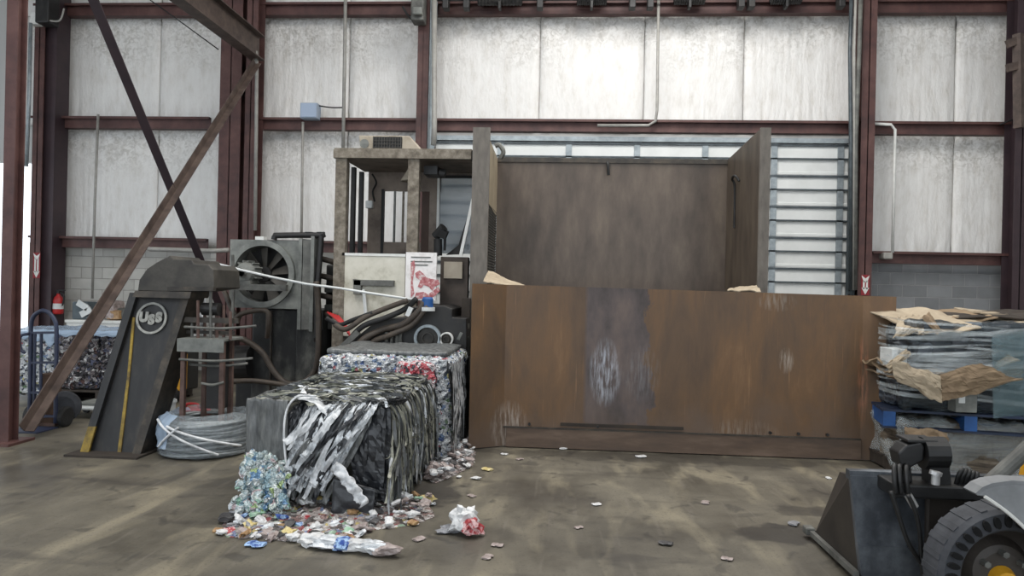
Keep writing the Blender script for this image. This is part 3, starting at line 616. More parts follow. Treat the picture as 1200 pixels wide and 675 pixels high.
# ------------------------------------------------------------------ wire spool stand in its coil
SY = 6.62
sp_c = V((P(243, 500, SY).x, SY, 0))
st = thing('wire_stand', sp_c, 'rusty four-legged wire stand rising out of the wire coil', 'stand')
rust_leg = mat('rusty_leg', (66, 48, 42), (100, 78, 70), scale=10, rough=.7)
zt_ = P(250, 398, SY).z; zs = .36
for dx, dy in ((-.17, -.14), (-.11, .14), (.15, .14), (.2, -.14)):
    MB().b2(sp_c.x + dx - .02, sp_c.x + dx + .02, SY + dy - .02, SY + dy + .02, .01, zt_).build('leg', rust_leg, st)
MB().b2(sp_c.x - .2, sp_c.x + .24, SY - .2, SY + .2, zt_, zt_ + .02).b2(sp_c.x - .2, sp_c.x + .24, SY - .21, SY - .2, zt_ - .1, zt_ + .02).build('top_plate', pale_grey, st)
for (xa1, xb1, y1, dy) in ((210, 296, 421, -.22), (216, 300, 383, -.2), (222, 290, 427, -.1), (236, 262, 449, -.18)):
    MB().tube([P(xa1, y1, SY + dy), P((xa1 + xb1) / 2, y1 + 2, SY + dy), P(xb1, y1 - 1, SY + dy)], .012).build('cross_rod', grey_steel, st, smooth=True)
for px, y0, y1, dy in ((232, 352, 398, -.1), (240, 362, 398, .1), (247, 340, 398, -.05), (262, 358, 398, .05), (270, 365, 398, -.1), (254, 370, 398, 0), (225, 372, 398, 0)):
    MB().cyl(P(px, y0, SY + dy), P(px, y1, SY + dy), .014).build('guide_rod', grey_steel if px % 2 else rust_leg, st)
MB().b2(sp_c.x - .28, sp_c.x + .3, SY - .06, SY - .03, P(250, 378, SY).z, P(250, 372, SY).z).b2(sp_c.x - .26, sp_c.x + .22, SY + .03, SY + .06, P(250, 392, SY).z, P(250, 388, SY).z).build('guide_bar', chute_edge, st)
MB().lathe([(.0, 0), (.06, 0), (.06, .16), (0, .16)], P(238, 362, SY), (1, 0, 0), 16).build('guide_roller', black_steel, st)
MB().b2(P(243, 400, SY).x, P(262, 400, SY).x, SY + .0, SY + .15, .4, zt_).build('inner_casing', black_steel, st)
# coil of wire
co = thing('wire_coil', sp_c, 'shiny coil of baling wire wrapped in clear film around the stand', 'wire coil')
cb = MB(); r2 = random.Random(3)
for j in range(9):
    for i in range(5):
        rr = .27 + i * .026 + r2.uniform(-.008, .008); zz = .03 + j * .034 + r2.uniform(-.008, .008); ph = r2.uniform(0, 6)
        pts = [sp_c + V((rr * (1 + .02 * sin(3 * t + ph)) * cos(t), rr * (1 + .02 * cos(2 * t + ph)) * sin(t), zz + .012 * sin(2 * t + ph))) for t in [2 * pi * k / 40 for k in range(41)]]
        cb.tube(pts, .017, 5, smooth=False)
cb.build('wire_windings', wire_mat, co, smooth=True)
def wrapf(u, v):
    a = u * 2 * pi; t = v
    prof = [(.25, .34), (.32, .385), (.41, .33), (.425, .18), (.41, .02)]
    i = min(3, int(t * 4)); f = t * 4 - i; r = prof[i][0] * (1 - f) + prof[i + 1][0] * f; z = prof[i][1] * (1 - f) + prof[i + 1][1] * f
    w_ = .025 * noise.fractal(V((cos(a) * 4, sin(a) * 4, z * 9)), 1, 2, 4)
    return sp_c + V(((r + w_) * cos(a), (r + w_) * sin(a), max(.008, z + w_ * .6)))
MB().sheet(wrapf, 90, 24).build('film_wrap', coil_film, co, smooth=True)
def wrapl(u, v):
    a = 2.6 + u * 1.7; return wrapf(a / 2 / pi, .05 + v * .85) + V((cos(a), sin(a), 0)) * .012
MB().sheet(wrapl, 24, 16).build('loose_film', blue_film, co, smooth=True)
for t0, t1, z0, z1 in ((3.9, 5.4, .34, .05), (4.3, 5.9, .3, .1), (4.0, 4.6, .1, .3)):
    MB().tube([sp_c + V(((.435) * cos(t0 + (t1 - t0) * k / 8), .435 * sin(t0 + (t1 - t0) * k / 8), z0 + (z1 - z0) * k / 8)) for k in range(9)], .012, 5).build('film_twist', white_foil, co, smooth=True)
# tub, red crate
tb = MB(); tb.lathe([(.0, 0), (.15, 0), (.17, .4), (.18, .4), (.18, .42), (.165, .42), (.145, .01), (0, .01)], V((P(180, 500, 6.8).x, 6.85, 0)), n=28)
tb.build('white_bucket', white_plastic, label='white plastic bucket beside the wire coil', cat='bucket', smooth=False)
rc = thing('red_fuel_can', V((P(222, 485, 7.5).x, 7.55, 0)), 'red plastic jerry can behind the wire coil', 'jerry can')
xx0, xx1 = P(209, 480, 7.5).x, P(238, 480, 7.5).x; zz1 = P(220, 476, 7.5).z
MB().b2(xx0, xx1, 7.45, 7.7, 0, zz1 - .03).build('can_body', red_paint, rc, bevel=.03)
MB().tube([(xx0 + .04, 7.57, zz1 - .04), (xx0 + .06, 7.57, zz1 + .01), (xx1 - .1, 7.57, zz1 + .01), (xx1 - .08, 7.57, zz1 - .04)], .015).build('handle', red_paint, rc, smooth=True)
MB().cyl((xx1 - .04, 7.57, zz1 - .04), (xx1 - .04, 7.57, zz1 + .02), .025).build('cap', black_rubber, rc)

# yellow pallet truck behind
pt = thing('pallet_stacker', V((P(208, 440, 9.2).x, 9.4, 0)), 'yellow wheeled stacker standing behind the black chute', 'stacker')
def pq(x, y, d=0): return P(x, y, 9.3) + V((0, d, 0))
zg = lambda y: pq(205, y).z
MB().b2(pq(198, 430).x, pq(216, 430).x, 9.2, 9.7, .12, zg(412)).build('chassis', black_steel, pt, bevel=.03)
MB().b2(pq(211, 430).x, pq(218, 430).x, 9.15, 9.35, .15, zg(398)).build('yellow_guard', yellow_mach, pt, bevel=.02)
MB().b2(pq(200, 430).x, pq(212, 430).x, 9.25, 9.5, zg(412), zg(402)).build('drive_cover', dark_red_steel, pt, bevel=.03)
wz = .11
for px in (199, 208): MB().lathe([(0, -.04), (.05, -.04), (.06, -.05), (.11, -.045), (.11, .045), (.06, .05), (0, .05)], V((pq(px, 445).x, 9.14, wz)), (0, -1, 0), 24).build('wheel', black_rubber, pt)
MB().tube([pq(206, 402), pq(202, 392, .05), pq(196, 388, .1)], .03).build('tiller', black_steel, pt)

# hand truck with a round hoop
ht = thing('hand_truck', F(40, 500), 'dark blue hand truck with round hoop handle by the left column', 'hand truck')
HY = 7.35
def hq(x, y, d=0): return P(x, y, HY) + V((0, d, 0))
MB().tube([hq(34, 500), hq(35, 470), hq(36, 400), hq(36.5, 380), hq(40, 370), hq(47, 365), (hq(51, 364)), hq(58, 367), hq(64, 375), hq(66, 385), hq(66, 420), hq(65, 496)], .022, 8).build('hoop_frame', blue_dark, ht, smooth=True)
for px in (41, 48.5): MB().tube([hq(px, 390), hq(px - .6, 440), hq(px - 1, 490)], .016).build('upright_bar', blue_dark, ht)
for py in (390, 425, 460, 488): MB().beam(hq(35.5, py), hq(66, py - .3), .03, .025).build('cross_bar', blue_dark, ht)
MB().tube([hq(36, 391, -.03), hq(29, 393, -.05), hq(27, 400, -.05), hq(29, 410, -.05), hq(33, 413, -.04)], .016).build('side_handle', blue_dark, ht, smooth=True)
MB().b2(hq(31, 500).x, hq(67, 500).x, HY - .3, HY + .02, 0.0, .012).build('toe_plate', blue_dark, ht)
for px in (29, 69): MB().lathe([(0, -.03), (.09, -.03), (.11, -.02), (.11, .02), (.09, .03), (0, .03)], V((hq(px, 495).x, HY + .1, .11)), (1, 0, 0), 24).build('wheel', black_rubber, ht)

# rusty stub post and wheel-like roll next to the brace
rp = thing('rusty_bollard', F(55, 499), 'squat rusty steel stub post behind the brace foot', 'bollard')
b0 = F(55, 499); MB().b2(b0.x - .08, b0.x + .06, b0.y, b0.y + .14, 0, P(55, 438, b0.y).z).build('post', mat('rusty_brown', (56, 42, 34), (92, 68, 52), scale=8, rough=.85), rp, bevel=.01)
MB().b2(b0.x - .12, b0.x + .1, b0.y - .02, b0.y + .18, 0, .03).build('foot_plate', rust_leg, rp)
MB().lathe([(0, -.05), (.12, -.05), (.17, -.03), (.17, .03), (.12, .05), (0, .05)], V((b0.x + .1, b0.y + .12, .19)), (.4, -1, 0), 24).build('old_wheel', tyre_mat, label='old solid wheel leaning on the rusty stub post', cat='wheel')
# small dolly
dl = thing('dolly', F(92, 491), 'low white topped dolly on black castors', 'dolly')
d0 = F(92, 491); MB().b2(d0.x - .2, d0.x + .3, d0.y, d0.y + .4, .1, .135).build('platform', white_plastic, dl, bevel=.015)
MB().b2(d0.x - .1, d0.x + .22, d0.y + .1, d0.y + .4, .135, .17).build('folded_lid', pale_grey, dl, bevel=.01)
for dx, dy in ((-.15, .03), (.25, .03), (-.15, .36), (.25, .36)): MB().lathe([(0, -.02), (.04, -.02), (.045, 0), (.04, .02), (0, .02)], d0 + V((dx, dy, .047)), (0, -1, 0), 16).cyl(d0 + V((dx, dy, .05)), d0 + V((dx, dy, .1)), .012).build('castor', black_rubber, dl)

# ------------------------------------------------------------------ operator cab
KY0, KY1 = 8.2, 9.25
def k0(x, y): return P(x, y, KY0)
def k1(x, y): return P(x, y, KY1)
xL, xR_ = k0(392, 250).x, k0(557, 250).x; zroof = k0(470, 176).z; zroofb = k0(470, 186).z; zs_ = k0(440, 297).z; zlow = 1.0
cbn = thing('operator_cab', V(((xL + xR_) / 2, (KY0 + KY1) / 2, 0)), 'open windowed operator cab with weathered steel frame above the baler', 'cab')
for a, b, z0 in ((392, 405, .0), (477, 490, zlow)):
    MB().b2(k0(a, 250).x, k0(b, 250).x, KY0, KY0 + .1, z0, zroofb).build('post', cab_frame, cbn)
MB().b2(xL - .02, xR_ - .06, KY0 - .03, KY0 + .1, zroofb, zroof).build('front_beam', cab_frame, cbn)
MB().prism([(xL - .02, KY0, zroof), (xR_ - .06, KY0, zroof), (xR_ + .02, KY1 - .3, zroof), (xR_ + .02, KY1 + .05, zroof), (xL - .02, KY1 + .05, zroof)], (0, 0, .02)).build('roof', cab_frame, cbn)
MB().prism([(xL + .05, KY0 + .1, zroofb + .01), (xR_ - .1, KY0 + .1, zroofb + .01), (xR_ + .0, KY1 - .3, zroofb + .01), (xR_, KY1, zroofb + .01), (xL + .05, KY1, zroofb + .01)], (0, 0, .02)).build('roof_lining', cab_inner, cbn)
MB().beam((xR_ - .06, KY0, (zroof + zroofb) / 2), (xR_ + .02, KY1 - .3, (zroof + zroofb) / 2), .04, zroof - zroofb).build('side_beam', black_steel, cbn)
MB().b2(xL + .1, k0(482, 0).x, KY0 + .0, KY0 + .06, zs_ - .03, zs_ + .0).build('sill', white_metal, cbn)
# left side: posts and low panel
for yy in (8.55, 8.85, KY1 - .05): MB().b2(xL + .0, xL + .05, yy - .035, yy + .035, zs_, zroofb).build('side_post', black_rubber, cbn)
MB().b2(xL, xL + .03, KY0 + .1, KY1, zlow, zs_).build('side_panel', cab_frame, cbn)
zz = lambda y: k1(470, y).z
# back wall in pieces around the openings
def kb(a, b, y0, y1, m, name='back_panel', t=.04, dy=0): return MB().b2(k1(a, 250).x, k1(b, 250).x, KY1 + dy, KY1 + dy + t, zz(y1), zz(y0)).build(name, m, cbn)
kb(431, 447, 196, 300, cab_inner); kb(447, 516, 196, 224, cab_inner); kb(494, 503, 224, 300, mat('dark_brown_panel', (58, 42, 34), (76, 56, 46))); kb(503, 512, 224, 300, cab_inner); kb(447, 494, 284, 300, cab_inner)
kb(447, 450, 222, 300, black_rubber, 'window_frame', .06, -.02); kb(461, 463, 224, 284, pale_grey, 'window_bar', .04); kb(471, 473, 224, 284, cab_frame, 'window_bar', .04); kb(512, 515, 204, 300, white_metal, 'door_frame', .06, -.02); kb(515, 557, 205, 208, black_rubber, 'window_seal', .05, -.02); kb(515, 557, 196, 205, cab_inner)
kb(515, 556, 208, 296, glass_mat, 'window_pane', .012)
MB().b2(k1(435, 0).x, k1(443, 0).x, KY1 - .06, KY1, zz(245), zz(236)).build('switch_box', white_plastic, cbn, bevel=.01)
MB().tube([k1(439, 236), k1(438, 225) + V((0, -.05, 0)), k1(441, 214), k1(436, 204)], .012).build('switch_cable', black_rubber, cbn)
# front lower panels
MB().b2(k0(405, 0).x, k0(482, 0).x, KY0 + .01, KY0 + .04, zlow, zs_ - .03).build('front_panel', cream, cbn, bevel=.008)
bk = MB(); bk.b2(k0(423, 0).x, k0(432, 0).x, KY0 - .05, KY0 + .01, k0(430, 345).z, k0(430, 328).z).b2(k0(423, 0).x, k0(470, 0).x, KY0 - .05, KY0 + .01, k0(430, 335).z, k0(430, 328).z); bk.build('panel_bracket', grey_steel, cbn, bevel=.006)
sg = MB().b2(k0(483, 0).x, k0(519, 0).x, KY0 - .02, KY0 + .02, k0(500, 352).z, k0(500, 296).z).build('graphic_sign', mat('sign_white', (206, 200, 196), (232, 228, 226), scale=10, pos=[.3, .5]), cbn)
sred = mat('sign_red', (150, 70, 76), (184, 118, 120), (206, 190, 188), scale=22, pos=[.35, .52, .62])
def sgp(pts): return [k0(x, y) + V((0, -.026, 0)) for x, y in pts]
MB().prism(sgp([(487, 320), (492, 317), (497, 321), (500, 325), (506, 327), (514, 328), (516, 333), (510, 336), (507, 341), (503, 336), (497, 334), (494, 338), (490, 336), (493, 329), (488, 325)]), (0, .008, 0)).build('red_picture', sred, sg)
MB().prism(sgp([(482, 308), (486, 305), (487, 311), (484, 330), (486, 344), (482, 349)]), (0, .008, 0)).build('red_edge', sred, sg)
MB().prism(sgp([(486, 350), (488, 343), (497, 342), (502, 345), (509, 340), (514, 336), (516, 341), (510, 347), (502, 350)]), (0, .008, 0)).build('red_border', sred, sg)
for y0, b_ in ((301, 512), (306, 514), (310, 509)): MB().b2(k0(489, 0).x, k0(b_, 0).x, KY0 - .026, KY0 - .018, k0(500, y0 + 1.4).z, k0(500, y0).z).build('grey_line', pale_grey, sg)
MB().b2(k0(519, 0).x, k0(552, 0).x, KY0 + .25, KY0 + .4, zlow, k0(530, 300).z).build('lower_box', mat('cab_brown_box', (52, 44, 40), (84, 74, 66), scale=5), cbn)
MB().b2(k0(524, 0).x, k0(546, 0).x, KY0 + .2, KY0 + .26, k0(530, 326).z, k0(530, 306).z).build('box_plate', tan_panel, cbn)
# leaning window frame with strut, levers, seat
fr = MB(); fr.beam(k0(540, 299), k0(556, 226), .035, .035); fr.build('window_strut', white_metal, cbn)
MB().prism([k0(517, 297) + V((0, .35, 0)), k0(538, 297) + V((0, .2, 0)), k0(555, 228) + V((0, .2, 0)), k0(551, 225) + V((0, .35, 0)), k0(532, 285) + V((0, .35, 0))], (0, .015, 0)).build('open_window_frame', black_rubber, cbn)
lv = MB(); lv.cyl(k0(508, 298) + V((0, .3, 0)), k0(508, 278) + V((0, .3, 0)), .05).cyl(k0(505, 275) + V((0, .3, 0)), k0(516, 264) + V((0, .25, 0)), .055).box(k0(515, 272) + V((0, .25, 0)), (.1, .08, .09), (.3, .4, 0)).cyl(k0(516, 292) + V((0, .3, 0)), k0(517, 268) + V((0, .3, 0)), .015)
lv.build('control_lever', black_rubber, cbn)
MB().lathe([(.02, 0), (.03, -.02), (.1, -.14), (.11, -.16), (.1, -.15), (.02, -.01)], k0(473, 191) + V((0, .35, 0)), n=20).build('cone_lamp_shade', tan_panel, cbn, smooth=True)
MB().box(k0(500, 193) + V((0, .4, -.02)), (.16, .3, .1)).cyl(k0(500, 194) + V((.1, .3, -.03)), k0(512, 197) + V((.05, .3, -.02)), .05).build('roof_fan', black_steel, cbn)
MB().tube([k0(430, 371) + V((0, -.04, 0)), k0(428, 345) + V((0, -.05, 0)), k0(426, 340) + V((0, -.05, 0))], .02).build('white_pipe', white_plastic, cbn)

# air conditioner on the cab roof
ac = thing('air_conditioner', V((k0(462, 175).x, 8.6, zroof + .02)), 'weathered box air conditioner on the cab roof', 'air conditioner')
aA = 8.45
def aq(x, y): return P(x, y, aA)
zb2 = zroof + .02; za = aq(460, 159).z
acm = mat('ac_beige', (120, 108, 92), (156, 146, 130), (170, 160, 146), scale=5)
MB().prism([(aq(424, 0).x, aA, za), (aq(483, 0).x, aA, za), (aq(500, 0).x, aA, zb2), (aq(427, 0).x, aA, zb2)], (0, .5, 0)).build('housing', acm, ac, bevel=.008)
MB().b2(aq(441, 0).x, aq(475, 0).x, aA - .012, aA, zb2 + .03, za - .015).build('grille', black_rubber, ac)
gl = MB()
for k in range(11): X = aq(442 + k * 3.2, 0).x; gl.b2(X - .004, X + .004, aA - .022, aA - .01, zb2 + .03, za - .015)
for k in range(3): gl.b2(aq(441, 0).x, aq(475, 0).x, aA - .022, aA - .012, zb2 + .05 + k * .04, zb2 + .056 + k * .04)
gl.build('grille_slats', hood_mat, ac)
MB().lathe([(0, 0), (.05, 0), (.055, .01), (0, .015)], V((aq(431, 0).x, aA, (za + zb2) / 2)), (0, -1, 0), 16).build('round_cover', pale_grey, ac)

# ------------------------------------------------------------------ baler chamber under the cab
BY = 7.72
def bq(x, y, d=0): return P(x, y, BY) + V((0, d, 0))
ba = thing('baler', V((bq(465, 500).x, 8.4, 0)), 'black baler chamber with two round gauges below the cab', 'baler')
blk = [(398, 418), (402, 408), (436, 380), (440, 374), (478, 372), (480, 360), (520, 358), (530, 362), (530, 372), (547, 373), (547, 418)]
MB().prism([bq(*p) for p in blk], (0, 1.9, 0)).build('chamber_head', black_steel, ba, bevel=.01)
hx0, hx1 = bq(386, 450).x, bq(548, 450).x; zh = bq(460, 417).z
MB().b2(hx0, hx1, BY + .05, BY + 2.0, .15, zh).build('press_chamber', black_steel, ba)
MB().prism([bq(*p) for p in ((524, 404), (541, 404), (546, 425), (547, 470), (545, 500), (538, 512), (524, 516))], (0, -.25, 0)).build('side_jaw', black_steel, ba, bevel=.03)
MB().prism([bq(*p, -.26) for p in ((399, 417), (404, 406), (545, 410), (547, 418))], (0, .26, 0)).build('clamp_bar', black_steel, ba, bevel=.01)
for (gx, gy, rp, m) in ((502, 396, 16, galv), (524, 397, 8, white_metal)):
    rr = rp / 850 * BY / 1.0
    g = MB().ring(bq(gx, gy, -.005), (0, -1, 0), rr, rr * .8, .06, 36).build('gauge_ring', m, ba)
    MB().lathe([(0, 0), (rr * .8, 0), (rr * .8, .02), (rr * .45, .03), (rr * .45, .06), (rr * .35, .06), (rr * .35, .03), (0, .03)], bq(gx, gy, -.004), (0, -1, 0), 30).build('gauge_face', hood_mat, g)
MB().b2(bq(486, 0).x, bq(511, 0).x, BY - .28, BY - .26, bq(500, 414.5).z, bq(500, 409).z).build('name_strip', white_plastic, ba)
for px in (454, 460, 466, 470): MB().cyl(bq(px, 410, -.04), bq(px, 388, -.04), .02).build('tie_rod', grey_steel, ba)
for pts, r, m in (([(402, 412), (415, 395), (430, 381), (455, 372), (476, 362), (490, 350)], .03, black_rubber), ([(412, 416), (428, 398), (450, 386), (474, 380), (492, 366), (499, 354)], .035, hose_mat), ([(424, 416), (440, 400), (460, 392), (486, 380), (504, 358)], .03, hose_mat), ([(395, 380), (410, 385), (430, 372), (452, 362), (480, 352)], .03, hose_mat), ([(386, 372), (400, 380), (418, 374), (440, 366)], .025, black_rubber)):
    MB().tube([bq(a, b, -.1 - .04 * sin(a)) for a, b in pts], r).build('hydraulic_hose', m, ba, smooth=True)
MB().beam(bq(391, 419, -.12), bq(424, 388, -.12), .06, .06).build('support_arm', grey_steel, ba)
MB().lathe([(0, 0), (.06, 0), (.06, .09), (.045, .11), (0, .11)], bq(503, 360, -.1), n=20).build('blue_cap', blue_paint, ba)
MB().lathe([(0, 0), (.08, 0), (.08, .04), (0, .04)], bq(503, 364, -.1), n=20).build('white_collar', white_plastic, ba)
MB().box(bq(482, 365, -.1), (.05, .05, .1), (0, .4, 0)).build('white_fitting', white_plastic, ba)
MB().box(bq(540, 437, -.27), (.06, .03, .13), (0, .1, 0)).build('tan_tag', tan_panel, ba)
for (a, b, c1, c2) in ((532, 472, 538, 478), (545, 388, 541, 396), (545, 470, 550, 466)): MB().beam(bq(a, b, -.27), bq(c1, c2, -.27), .02, .03).build('small_lever', pale_grey, ba)
MB().b2(bq(546, 0).x, bq(556, 0).x, BY + .2, BY + .9, 0, bq(550, 350).z).build('side_frame', dark_wood, ba)
for y0 in (380, 395, 430, 480, 506): MB().b2(bq(547, 0).x, bq(556, 0).x, BY + .05, BY + .2, bq(550, y0 + 6).z, bq(550, y0).z).build('side_fitting', grey_steel, ba)
pipe('rope', [P(250, 308, 8.0), P(285, 317, 8.0), P(320, 325, 8.0), P(360, 333, 8.0), P(400, 338, 7.95), P(430, 343, 7.9), P(490, 352, 7.8)], .014, white_plastic, 'white rope stretched across the cooling fan to the baler', 'rope')

# ------------------------------------------------------------------ hopper
rust = bpy.data.materials.new('rusty_hopper_plate'); rust.use_nodes = True
def make_rust(m, X0, wear=True):
    nt = m.node_tree; N = nt.nodes; L = nt.links; b = N['Principled BSDF']; b.inputs['Roughness'].default_value = .55
    tc = N.new('ShaderNodeTexCoord')
    def noi(sc, st, det=8, dist=0):
        mp = N.new('ShaderNodeMapping'); mp.inputs['Scale'].default_value = st; L.new(tc.outputs['Object'], mp.inputs['Vector'])
        n = N.new('ShaderNodeTexNoise'); n.inputs['Scale'].default_value = sc; n.inputs['Detail'].default_value = det; n.inputs['Roughness'].default_value = .65; n.inputs['Distortion'].default_value = dist
        L.new(mp.outputs['Vector'], n.inputs['Vector']); return n.outputs['Fac']
    def ramp(f, *st):
        r = N.new('ShaderNodeValToRGB'); L.new(f, r.inputs['Fac']); e = r.color_ramp.elements
        while len(e) < len(st): e.new(.5)
        for i, (p, c) in enumerate(st): e[i].position = p; e[i].color = (*s2l(c), 1)
        return r.outputs['Color']
    def mapr(v, a, b_, c=0, d=1):
        r = N.new('ShaderNodeMapRange'); r.inputs['From Min'].default_value = a; r.inputs['From Max'].default_value = b_; r.inputs['To Min'].default_value = c; r.inputs['To Max'].default_value = d; L.new(v, r.inputs['Value']); return r.outputs['Result']
    def math_(op, a, b_):
        r = N.new('ShaderNodeMath'); r.operation = op
        for i, k in enumerate((a, b_)):
            if isinstance(k, (int, float)): r.inputs[i].default_value = k
            else: L.new(k, r.inputs[i])
        return r.outputs[0]
    def mix(f, a, c):
        r = N.new('ShaderNodeMixRGB'); L.new(f, r.inputs[0]) if not isinstance(f, float) else setattr(r.inputs[0], 'default_value', f)
        L.new(a, r.inputs[1])
        if isinstance(c, tuple): r.inputs[2].default_value = (*s2l(c), 1)
        else: L.new(c, r.inputs[2])
        return r.outputs[0]
    base = ramp(noi(1.5, (1.6, 1, .5), 10, .4), (.28, (70, 54, 42)), (.44, (90, 69, 49)), (.58, (104, 77, 50)), (.72, (124, 94, 64)))
    st = noi(5, (3, 1, .22), 9)
    base = mix(mapr(st, .58, .75, 0, .55), base, (72, 54, 46)); base = mix(mapr(noi(9, (4, 1, .12), 6), .63, .74, 0, .45), base, (168, 128, 90))
    if wear:
        sx = N.new('ShaderNodeSeparateXYZ'); L.new(tc.outputs['Object'], sx.inputs[0]); X, Z = sx.outputs['X'], sx.outputs['Z']
        wob = mapr(noi(2.6, (1, 1, .6), 8), .3, .7, -.16, .16)
        xx = math_('ADD', X, wob)
        xr = math_('ADD', xx, math_('MULTIPLY', math_('ABSOLUTE', math_('SUBTRACT', Z, .9), 0), .06))
        m1 = math_('MULTIPLY', mapr(X, 1.0 - X0 - .78, 1.0 - X0 - .74), mapr(xr, .92, .89))
        m1 = math_('MULTIPLY', m1, mapr(math_('ADD', Z, math_('MULTIPLY', wob, .4)), .22, .27))
        dark = ramp(noi(2.5, (1.5, 1, .6), 9), (.35, (58, 50, 48)), (.5, (80, 70, 68)), (.65, (98, 84, 78)))
        base = mix(m1, base, dark)
        # grey bottom wear
        m2 = math_('MULTIPLY', mapr(math_('ADD', Z, mapr(noi(1.4, (1, 1, 1), 8), .3, .7, -.35, .35)), .55, .1), .75)
        base = mix(m2, base, (96, 80, 68))
        # white scuffs
        def blob(cx, cz, rx, rz, fac):
            a = math_('POWER', math_('DIVIDE', math_('SUBTRACT', X, cx), rx), 2.0); c = math_('POWER', math_('DIVIDE', math_('SUBTRACT', Z, cz), rz), 2.0)
            d = mapr(math_('ADD', a, c), 1.0, .1); sc = mapr(noi(14, (3, 1, .35), 6), .44, .66)
            return math_('MULTIPLY', math_('MULTIPLY', d, sc), fac)
        base = mix(blob(.44, .78, .17, .36, .75), base, (186, 192, 202)); base = mix(blob(.8, .78, .2, .3, .2), base, (170, 174, 180))
        base = mix(blob(-.5, .2, .2, .28, .8), base, (178, 168, 158)); base = mix(blob(1.8, .18, .4, .2, .5), base, (160, 150, 138)); base = mix(blob(2.2, .95, .08, .14, .55), base, (190, 180, 168)); base = mix(blob(2.1, 1.52, .2, .1, .35), base, (180, 176, 168)); base = mix(blob(2.93, .8, .06, .5, .8), base, (170, 110, 80))
    L.new(base, b.inputs['Base Color'])
    bp = N.new('ShaderNodeBump'); bp.inputs['Strength'].default_value = .25; bp.inputs['Distance'].default_value = .01; L.new(st, bp.inputs['Height']); L.new(bp.outputs['Normal'], b.inputs['Normal'])
make_rust(rust, 0)
darkplate = mat('dark_hopper_plate', (62, 53, 46), (84, 73, 64), (104, 92, 80), scale=2.2, stretch=(1.5, 1, .5), rough=.5, bump=.08)
wing_mat = mat('wing_plate', (58, 50, 42), (80, 70, 60), (96, 86, 72), scale=3, stretch=(1.5, 1.5, .5), rough=.55)
flange_mat = mat('wing_flange', (84, 78, 72), (112, 106, 98), scale=8, stretch=(2, 2, .6), rough=.6)
tan_plate = mat('tan_wing_plate', (130, 118, 98), (158, 146, 124), scale=4, rough=.6)
PY = 7.28
ho = thing('hopper', (1.0, 7.3, 0), 'big rusty charging hopper with tall dark back plate and side wings', 'hopper')
pl = MB()
A0, A1, A2, A3 = F(549, 527), F(590, 522), F(1010, 541), F(1047, 543)
A0 = V((A0.x, A1.y - .26, 0)); A1.y = A2.y = PY; A3 = V((A3.x, PY - .06, 0))
def tz(x): return 1.635 - .035 * (x + .9) / 4
for a, b in ((A0, A1), (A1, A2), (A2, A3)):
    n = V((0, .03, 0)); pl.prism([(a.x, a.y, 0.01), (b.x, b.y, 0.01), (b.x, b.y, tz(b.x)), (a.x, a.y, tz(a.x))], n)
plate = pl.build('front_plate', rust, ho)
# give the front plate an origin the material can use: X measured from 0
for v in plate.data.vertices: v.co += V((1.0, 7.3, 0))
plate.location = (-1.0, -7.3, 0)
MB().prism([(A1.x + .03, PY - .025, .01), (A2.x, PY - .025, .01), (A2.x, PY - .025, .2), (A1.x + .03, PY - .025, .2)], (0, .03, 0)).build('skirt_plate', mat('skirt_rust', (70, 58, 50), (90, 73, 60), (112, 94, 80), scale=4, stretch=(.4, 1, 2), rough=.6), ho)
MB().b2(A1.x, A2.x, PY - .03, PY, .2, .212).build('weld_seam', chute_edge, ho)
for px in (902, 935, 969, 620, 700): X = P(px, 515, PY).x; MB().cyl((X, PY, .24), (X, PY - .03, .24), .014, 8).build('bolt', black_steel, ho)
MB().b2(P(668, 0, PY).x, P(812, 0, PY).x, PY - .02, PY, .235, .265).build('scrape_bar', dark_wood, ho)
MB().b2(A1.x, A2.x, PY + .03, PY + .09, tz(1) - .05, tz(1) - .03).build('top_lip', chute_edge, ho)
HX0, HX1, HB, HN = -.9, 2.1, 9.6, 8.0
MB().b2(HX0, HX1, HB, HB + .04, .8, 3.33).build('back_plate', darkplate, ho)
MB().b2(HX0, HX1, HB - .02, HB, 3.27, 3.33).build('top_rail', chute_edge, ho)
MB().tube([V((P(712, 190, HB).x, HB, P(712, 190, HB).z)), V((P(712, 194, HB).x, HB - .06, P(712, 194, HB).z)), V((P(713, 204, HB).x, HB - .05, P(713, 206, HB).z))], .02).build('lifting_hook', black_rubber, ho)
MB().prism([(HX1, HN, 1.0), (HX1, HB, 1.0), (HX1, HB, 3.33), (HX1, HN, 3.39)], (.03, 0, 0)).build('side_wing', wing_mat, ho)
MB().b2(HX1 - .01, HX1 + .1, HN - .02, HN + .02, 1.0, 3.39).build('wing_flange', flange_mat, ho)
MB().tube([(HX1 - .01, 8.9, 2.95), (HX1 - .05, 8.95, 3.02), (HX1 - .05, 9.1, 3.0), (HX1 - .01, 9.12, 2.9), (HX1 - .01, 9.1, 2.4)], .015).build('wing_cable', black_rubber, ho)
lw = MB().prism([(HX0, HN, 2.62), (HX0, HB, 2.55), (HX0, HB, 3.31), (HX0, HN, 3.37)], (-.03, 0, 0)).build('side_wing', tan_plate, ho)
MB().b2(HX0 - .13, HX0 + .06, HN - .02, HN + .03, 1.0, 3.37).build('wing_flange', flange_mat, ho)
MB().b2(HX0 - .05, HX0 - .03, HN, HB, 1.0, 2.6).build('mesh_backing', black_steel, ho)
ms = MB()
for k in range(40):
    z = 1.25 + k * .034; ms.tube([(HX0 - .01 + .012 * (j % 2), HN + (HB - HN) * j / 24, z + .012 * (j % 2)) for j in range(25)], .006, 4, smooth=False)
for k in range(24):
    y = HN + .05 + k * .065; ms.box((HX0 - .008, y, 1.9), (.012, .012, 1.36))
ms.build('wire_mesh', hood_mat, ho)
